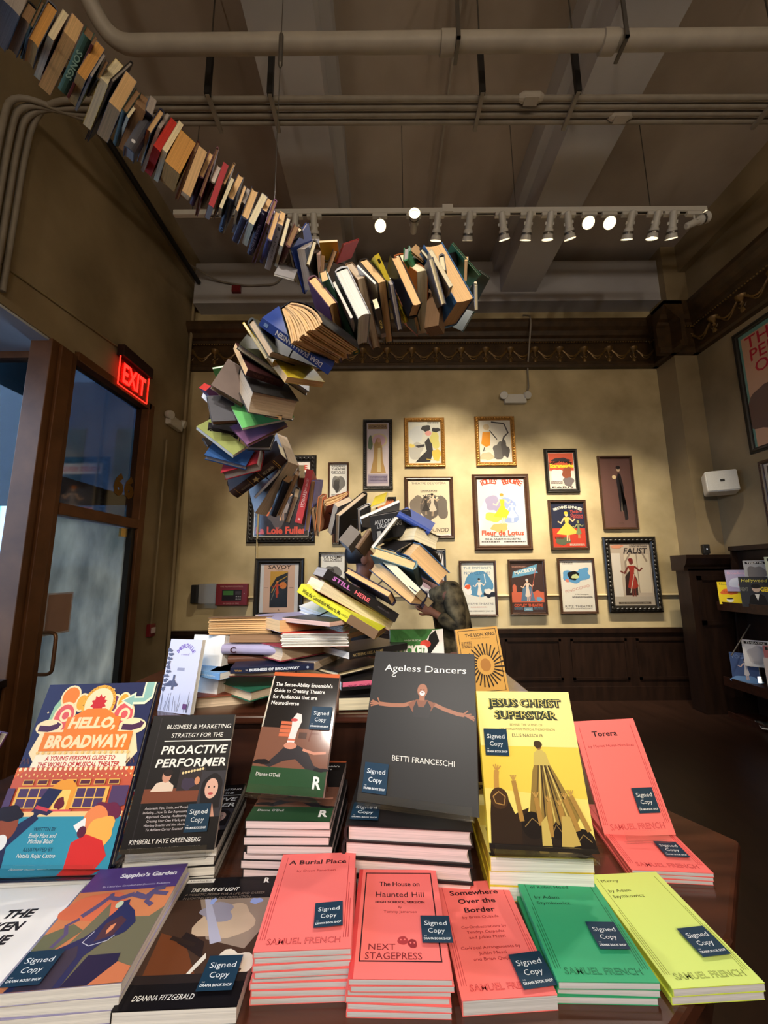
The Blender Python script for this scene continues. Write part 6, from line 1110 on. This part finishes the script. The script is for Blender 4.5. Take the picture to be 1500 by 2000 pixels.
('H','navy','tan',(0.048,1.192,1.545),(0.151,0.361,-0.897,-0.204),0.041,0.204,0.055,2,'navy hardback with the widest orange-tan fore-edge at the lower knot',None),
('H','indigo','tan',(-0.038,1.163,1.521),(0.353,0.492,-0.795,-0.034),0.020,0.172,0.055,2,'indigo hardback with bright tan fore-edge above the lettered black spine',None),
('P','black','greypage',(-0.081,1.181,1.503),(0.175,-0.531,-0.802,0.210),0.027,0.252,0.135,2,'black spine with pink and lilac spaced capitals above the pile',(1, [('t', 'STILL', 0.22, 0.24, 0.42, (196, 120, 196), 0.03), ('t', 'HERE', 0.5, 0.2, 0.42, (226, 110, 120), 0.03), ('t', 'ALEXIS SOLOSKI', 0.8, 0.16, 0.16, (96, 90, 96))])),
('P','pinkcover','cream',(-0.112,1.194,1.450),(0.834,-0.179,0.179,-0.490),0.030,0.254,0.127,2,'cream fanned pages directly under the pink-lettered black spine',None),
('P','acid','brownpage',(-0.109,1.189,1.458),(0.181,-0.738,-0.626,0.178),0.026,0.253,0.201,2,'acid yellow spine sloping down over the pile',(1, [('t', 'What the Constitution Means to Me', 0.3, 0.5, 0.42, (60, 60, 30), 0.02), ('t', 'HEIDI', 0.6, 0.08, 0.2, (110, 110, 40)), ('r', 0.65, 1.0, 0, 1, (120, 96, 72))])),
('F','white','white',(-0.187,1.243,1.441),(0.109,-0.328,0.935,0.084),0.037,0.250,0.049,2,'white-leaved open paperback below the acid yellow spine',None),
('H','rustbrown','beigepage',(-0.485,1.265,1.177),(0.798,0.000,0.000,-0.603),0.032,0.170,0.170,1,'rust brown hardback at the very bottom left of the pile',None),
('H','greenbk','beigepage',(-0.398,1.280,1.233),(0.000,-0.433,0.901,0.000),0.027,0.230,0.200,3,'green hardback pointing a corner forward in the pile',None),
('H','maroon','beigepage',(-0.398,1.224,1.267),(0.704,0.000,0.000,-0.710),0.016,0.190,0.150,1,'maroon hardback lying on the green one',None),
('P','ltblue','white',(-0.493,1.227,1.283),(-0.000,-0.856,-0.517,-0.000),0.018,0.170,0.150,3,'light blue paperback with a navy lettered spine at the left of the pile',(1, [('t', 'Shakespeare in a Divided America', 0.5, 0.8, 0.26, (196, 214, 226))])),
('P','navy','white',(-0.325,1.209,1.299),(0.000,0.640,0.769,0.000),0.016,0.225,0.150,3,'navy spine with white Business of Broadway capitals in the pile',(1, [('t', 'Weiss', 0.09, 0.08, 0.3, (206, 160, 70)), ('t', 'THE', 0.19, 0.03, 0.16, (226, 226, 226)), ('t', 'BUSINESS OF BROADWAY', 0.52, 0.6, 0.42, (214, 222, 232), 0.05), ('o', 0.92, 0.22, 0.22, (150, 160, 180))])),
('H','leather','brownpage',(-0.375,1.260,1.313),(0.000,0.647,0.762,0.000),0.021,0.190,0.110,3,'brown leathery spine tucked behind the navy lettered one',None),
('H','crimsonbk','beigepage',(-0.293,1.278,1.348),(0.000,-0.397,0.918,0.000),0.040,0.190,0.200,3,'thick crimson-bound book with a pale bulging end in the pile',None),
('H','lilac','pinkpage',(-0.379,1.261,1.345),(-0.000,-0.755,-0.656,-0.000),0.026,0.190,0.150,3,'pale spine with a large dark letter at the left of the pile',(1, [('t', 'C', 0.2, 0.1, 0.6, (60, 34, 44), 0.03)])),
('P','brown','brownpage',(-0.368,1.281,1.350),(0.693,0.000,0.000,-0.721),0.021,0.190,0.150,1,'plain brown book above the spine with the large letter',None),
('F','red','white',(-0.199,1.208,1.350),(0.719,0.000,0.000,-0.695),0.033,0.190,0.150,1,'white-leaved splayed paperback with a red cover on the pile',None),
('P','grey','beigepage',(-0.257,1.292,1.278),(0.985,0.000,0.000,-0.172),0.023,0.190,0.190,1,'tan page block at the right of the navy lettered spine',None),
('F','brown','tan',(-0.450,1.298,1.371),(0.739,0.000,0.000,-0.674),0.046,0.190,0.140,1,'old wavy tan-leaved book at the upper left of the pile',None),
('P','lilac','tan',(-0.295,1.283,1.420),(0.000,-0.317,0.948,0.000),0.034,0.205,0.170,3,'grey-lilac covered book with warm tan edges near the top of the pile',None),
('P','charcoal','pinkpage',(-0.183,1.164,1.413),(0.447,0.000,0.000,-0.895),0.013,0.194,0.130,1,'dark photo-covered paperback tilted on top of the pile',None),
('P','brown','pinkpage',(-0.171,1.240,1.381),(0.000,-0.532,0.847,0.000),0.016,0.190,0.130,3,'pinkish page block under the white open paperback',None),
('P','black','white',(-0.063,1.280,1.331),(0.000,0.420,0.908,0.000),0.020,0.226,0.150,3,'black spine with thin gold capitals pointing right in the pile',(1, [('t', 'NOTHING LIKE A DAME', 0.3, 0.5, 0.4, (176, 156, 110), 0.01)])),
('H','black','cream',(-0.136,1.278,1.267),(0.926,0.000,0.000,-0.378),0.013,0.190,0.200,1,'black hardback with cream edge right of the navy lettered spine',None),
('P','black','white',(-0.053,1.237,1.257),(0.000,0.604,0.797,0.000),0.023,0.190,0.180,3,'black spine with a pink title label low on the pile',(1, [('r', 0.02, 0.98, 0.45, 0.98, (226, 110, 140)), ('t', 'THE WORLD ON STAGE', 0.5, 0.8, 0.25, (150, 60, 96))])),
('P','black','cream',(-0.038,1.235,1.183),(0.727,0.000,0.000,-0.686),0.032,0.190,0.200,1,'cream page block at the bottom right of the pile',None),
)
COVER_ART = {'D4': (45, 1), 'F6': (87, 1), 'H5': (122, 0), 'H9': (124, 1), 'I3': (149, 0)}
# ================================================================ the hanging spiral and the pile at its foot
from mathutils import Quaternion
NAMES = {'H': 'hardcover_book', 'P': 'paperback_book', 'F': 'splayed_book'}
ROOTS = []
for k, (st, cov, pg, loc, q, t, L, w, fl, lab, sp) in enumerate(TOWER):
    R = Quaternion(q).to_matrix()
    ROOTS.append(book(NAMES[st], lab, w, L, t, st, cov, pg, loc, R, 'books piled at the foot of the spiral' if fl & 1 else 'books of the hanging spiral', sp, leaves=16 if t > .06 else 9, seed=k))
def side_print(key, art, along=True):
    """print on the cover board that was measured; sheet runs along the book's height"""
    n, front = COVER_ART[key]; st, cov, pg, loc, q, t, L, w, fl, lab, sp = TOWER[n]
    A = Art(L, w, z0=.0004); art(A); o = A.done('cover_print', ROOTS[n])
    if front: o.matrix_local = Matrix(((0, -1, 0, w / 2), (1, 0, 0, -L / 2), (0, 0, 1, t), (0, 0, 0, 1)))
    else: o.matrix_local = Matrix(((0, 1, 0, -w / 2), (1, 0, 0, -L / 2), (0, 0, -1, 0), (0, 0, 0, 1)))
def p_auto(A): A.rect(0, 0, 1, 1, (44, 44, 46)); A.text('AUTOMATED', .45, .72, .1, (196, 196, 196), width=.7, bold=.0); A.text('LIGHTING', .45, .55, .1, (196, 196, 196), width=.6); A.rect(.1, .02, .5, .4, (20, 20, 22)); A.rect(.12, .05, .22, .36, (150, 150, 146)); A.rect(.28, .08, .32, .34, (110, 110, 108))
def p_stripe(A):
    A.rect(0, 0, 1, 1, (232, 230, 222))
    for k in range(9): A.rect(.0, .04 + .11 * k, 1, .09 + .11 * k, (30, 28, 32))
side_print('H5', p_auto); side_print('H9', p_stripe)
def p_photo(A): A.rect(0, 0, 1, 1, (58, 54, 52)); A.blob(.5, .5, .36, .3, (84, 78, 74), 3, .3); A.blob(.7, .4, .1, .2, (110, 96, 86), 5, .3)
side_print('I3', p_photo)
def p_night(A): A.rect(0, 0, 1, 1, (38, 42, 60)); A.blob(.6, .5, .2, .2, (90, 92, 110), 3, .4); A.blob(.4, .3, .14, .2, (70, 74, 96), 5, .4)
side_print('D4', p_night)
# thin rod that threads the books of the spiral together
C_ = [Vector(x[3]) + Quaternion(x[4]).to_matrix() @ Vector((0, 0, x[5] / 2)) for x in TOWER if not x[8] & 1]
sm = [sum(C_[max(0, i - 4):i + 5], Vector()) / len(C_[max(0, i - 4):i + 5]) for i in range(0, len(C_), 2)] + [Vector((-.26, 1.2, 1.4)), Vector((-.27, 1.24, TIER))]
bm = newbm(); tube(bm, sm, .0022, 6); tag(obj('support_rod', bm, BLACKM), 'thin dark rod threaded through the books of the hanging spiral', 'rod')

# ================================================================ two visitors by the poster wall
def skin_mesh(name, V, E, m, parent, sub=2):
    me = bpy.data.meshes.new(name); keys = list(V); ix = {k: i for i, k in enumerate(keys)}
    me.from_pydata([V[k][0] for k in keys], [(ix[a], ix[b]) for a, b in E], []); me.materials.append(m)
    o = bpy.data.objects.new(name, me); COL.objects.link(o); o.parent = parent
    md = o.modifiers.new('skin', 'SKIN'); md.use_smooth_shade = True
    if not me.skin_vertices: bpy.context.view_layer.update()
    sv = me.skin_vertices[0].data if me.skin_vertices else None
    if sv is None: return o
    for i, k in enumerate(keys):
        r = V[k][1]; sv[i].radius = (r, r) if not isinstance(r, tuple) else r
        sv[i].use_root = (i == 0)
    s = o.modifiers.new('sub', 'SUBSURF'); s.levels = sub; s.render_levels = sub
    return o
def person(label, loc, rz, J, skin, hairc, top, trou, topname):
    p = thing('person', label, 'person', loc, (0, 0, rz)); V = {}; E = []
    def ch(*names):
        for a, b in zip(names, names[1:]): E.append((a, b))
    base = dict(pelvis=((0, 0, .95), .13), waist=((0, 0, 1.08), .12), chest=((0, 0, 1.3), .13), neck0=((0, 0, 1.45), .07), neck1=((.01, 0, 1.53), .052), jaw=((.035, 0, 1.58), .062), skull=((.015, 0, 1.67), .088), crown=((.0, 0, 1.735), .06))
    for s, n in ((1, 'l'), (-1, 'r')):
        base.update({'hip' + n: ((0, s * .09, .9), .095), 'knee' + n: ((.02, s * .1, .5), .06), 'ankle' + n: ((-.01, s * .1, .09), .04), 'toe' + n: ((.15, s * .11, .03), .03),
                     'sh' + n: ((-.01, s * .18, 1.4), .062), 'el' + n: ((-.02, s * .24, 1.12), .043), 'wr' + n: ((.06, s * .22, .88), .028), 'palm' + n: ((.08, s * .215, .8), .03)})
    base.update(J)
    for k, v in base.items(): V[k] = (Vector(v[0]), v[1])
    ch('pelvis', 'waist', 'chest', 'neck0', 'neck1', 'jaw', 'skull', 'crown')
    V['nose'] = (V['jaw'][0].lerp(V['skull'][0], .45) + Vector((.085, 0, 0)), .012); E.append(('skull', 'nose'))
    for s, n in ((1, 'l'), (-1, 'r')):
        ch('pelvis', 'hip' + n, 'knee' + n, 'ankle' + n, 'toe' + n); ch('chest', 'sh' + n, 'el' + n, 'wr' + n, 'palm' + n)
        w_, pm = V['wr' + n][0], V['palm' + n][0]; d = (pm - w_).normalized(); sd = d.cross(Vector((0, s, .3))).normalized(); cl = d.cross(sd).normalized()
        for f, (o, ln) in enumerate(((-.028, .062), (-.01, .075), (.009, .08), (.027, .072))):
            a = pm + d * .025 + sd * o; V['f%d0' % f + n] = (a, .0095); V['f%d1' % f + n] = (a + d * ln * .55 + cl * .008 * s, .0085); V['f%d2' % f + n] = (a + d * ln * .85 + cl * .03 * s, .007); ch('palm' + n, 'f%d0' % f + n, 'f%d1' % f + n, 'f%d2' % f + n)
        a = pm + sd * -.035 - d * .01; V['t0' + n] = (a, .011); V['t1' + n] = (a + d * .03 - sd * .015 + cl * .012 * s, .0095); V['t2' + n] = (a + d * .055 - sd * .012 + cl * .028 * s, .008); ch('palm' + n, 't0' + n, 't1' + n, 't2' + n)
    skin_mesh('body', V, E, skin, p)
    g = lambda k, r: (V[k][0], r)
    T_ = {'chest': g('chest', (.165, .15)), 'waist': g('waist', (.16, .145)), 'hem': (V['pelvis'][0] + Vector((0, 0, -.04)), .16), 'collar': (V['neck0'][0] + Vector((0, 0, .01)), .085)}; TE = [('chest', 'waist'), ('waist', 'hem'), ('chest', 'collar')]
    for n in 'lr':
        T_['sh' + n] = g('sh' + n, .085); T_['el' + n] = g('el' + n, .066); T_['cuff' + n] = (V['el' + n][0].lerp(V['wr' + n][0], .92), .046); TE += [('chest', 'sh' + n), ('sh' + n, 'el' + n), ('el' + n, 'cuff' + n)]
    skin_mesh(topname, T_, TE, top, p)
    L_ = {'pelvis': (V['pelvis'][0] + Vector((0, 0, .02)), .145)}; LE = []
    for n in 'lr':
        L_['hip' + n] = g('hip' + n, .11); L_['knee' + n] = g('knee' + n, .08); L_['cuff' + n] = (V['ankle' + n][0] + Vector((0, 0, .02)), .065); LE += [('pelvis', 'hip' + n), ('hip' + n, 'knee' + n), ('knee' + n, 'cuff' + n)]
    skin_mesh('trousers', L_, LE, trou, p)
    for n in 'lr':
        a, b = V['ankle' + n][0], V['toe' + n][0]; skin_mesh('shoe', {'heel': (a + Vector((-.03, 0, -.045)), .045), 'mid': (a.lerp(b, .5) + Vector((0, 0, -.015)), .045), 'toe': (b + Vector((.01, 0, .012)), .04)}, [('heel', 'mid'), ('mid', 'toe')], BLACKM, p)
    sk, cr, jw = V['skull'][0], V['crown'][0], V['jaw'][0]; up = (cr - jw).normalized()
    bm = newbm(); bmesh.ops.create_uvsphere(bm, u_segments=20, v_segments=14, radius=.102, matrix=Matrix.Translation(sk + up * .012 + Vector((-.016, 0, 0))))
    for v in [v for v in bm.verts if (v.co - sk).x > .03 and (v.co - sk).z < .055 or (v.co - sk).z < -.06]: bm.verts.remove(v)
    obj('hair', bm, hairc, p, smooth=True)
    for s in (1, -1):
        bm = newbm(); bmesh.ops.create_uvsphere(bm, u_segments=10, v_segments=8, radius=.024, matrix=Matrix.Translation(sk + Vector((.0, s * .092, -.03))) @ Matrix.Diagonal((1, .4, 1.4, 1))); obj('ear', bm, skin, p, smooth=True)
        bm = newbm(); bmesh.ops.create_uvsphere(bm, u_segments=10, v_segments=8, radius=.011, matrix=Matrix.Translation(sk + Vector((.083, s * .033, -.015)))); obj('eye', bm, mat('eye_dark', (40, 30, 28), .2), p, smooth=True)
    bm = newbm(); bmesh.ops.create_uvsphere(bm, u_segments=12, v_segments=8, radius=.02, matrix=Matrix.Translation(jw + Vector((.058, 0, .0))) @ Matrix.Diagonal((.5, 1.2, .4, 1))); obj('mouth', bm, mat('lips', (110, 60, 56), .5), p, smooth=True)
    return p
SKIN1 = mat('brown_skin', (126, 84, 70), .5, .4, noise=.06, nscale=20); SKIN2 = mat('tan_skin', (150, 104, 84), .5, .4, noise=.06, nscale=20)
HAIR = mat('black_hair', (24, 20, 22), .5, .4, noise=.2, nscale=60)
CAMO = mat('camouflage_cloth', (124, 112, 84), .8, .2, noise=.8, nscale=16, rgb2=(30, 28, 25)); BLK = mat('black_cloth', (22, 20, 22), .85, .2, noise=.1, nscale=30); DEN = mat('dark_trousers', (34, 34, 42), .85, .2, noise=.1, nscale=30)
person('person in black standing by the posters, mostly hidden behind the lower sweep of books', (-.16, 2.62, 0), math.radians(10), {}, SKIN1, HAIR, BLK, DEN, 'shirt')
P2 = person('person in a dark camouflage jacket stooping over a phone behind the books', (.52, 2.96, 0), math.radians(172),
       {'chest': ((.05, 0, 1.31), .13), 'neck0': ((.12, 0, 1.45), .07), 'neck1': ((.16, 0, 1.5), .052), 'jaw': ((.215, 0, 1.53), .062), 'skull': ((.21, 0, 1.62), .088), 'crown': ((.2, 0, 1.685), .06),
        'shl': ((.03, .18, 1.41), .062), 'ell': ((-.03, .25, 1.17), .043), 'wrl': ((.14, .2, 1.27), .028), 'palml': ((.2, .17, 1.3), .03),
        'shr': ((.03, -.18, 1.41), .062), 'elr': ((-.02, -.25, 1.17), .043), 'wrr': ((.15, -.12, 1.25), .028), 'palmr': ((.21, -.07, 1.28), .03)}, SKIN2, HAIR, CAMO, DEN, 'jacket')
ph = thing('mobile_phone', 'phone held in the hands of the person in the camouflage jacket', 'phone', (.28, 2.82, 1.34), (math.radians(30), math.radians(-40), math.radians(10)))
bm = newbm(); box(bm, -.036, .036, -.004, .004, -.075, .075); obj('body', bm, BLACKM, ph, bevel=.003)
bm = newbm(); box(bm, -.033, .033, -.0048, -.004, -.071, .071); obj('screen', bm, mat('phone_screen', (70, 66, 84), .1, emit=.2), ph)
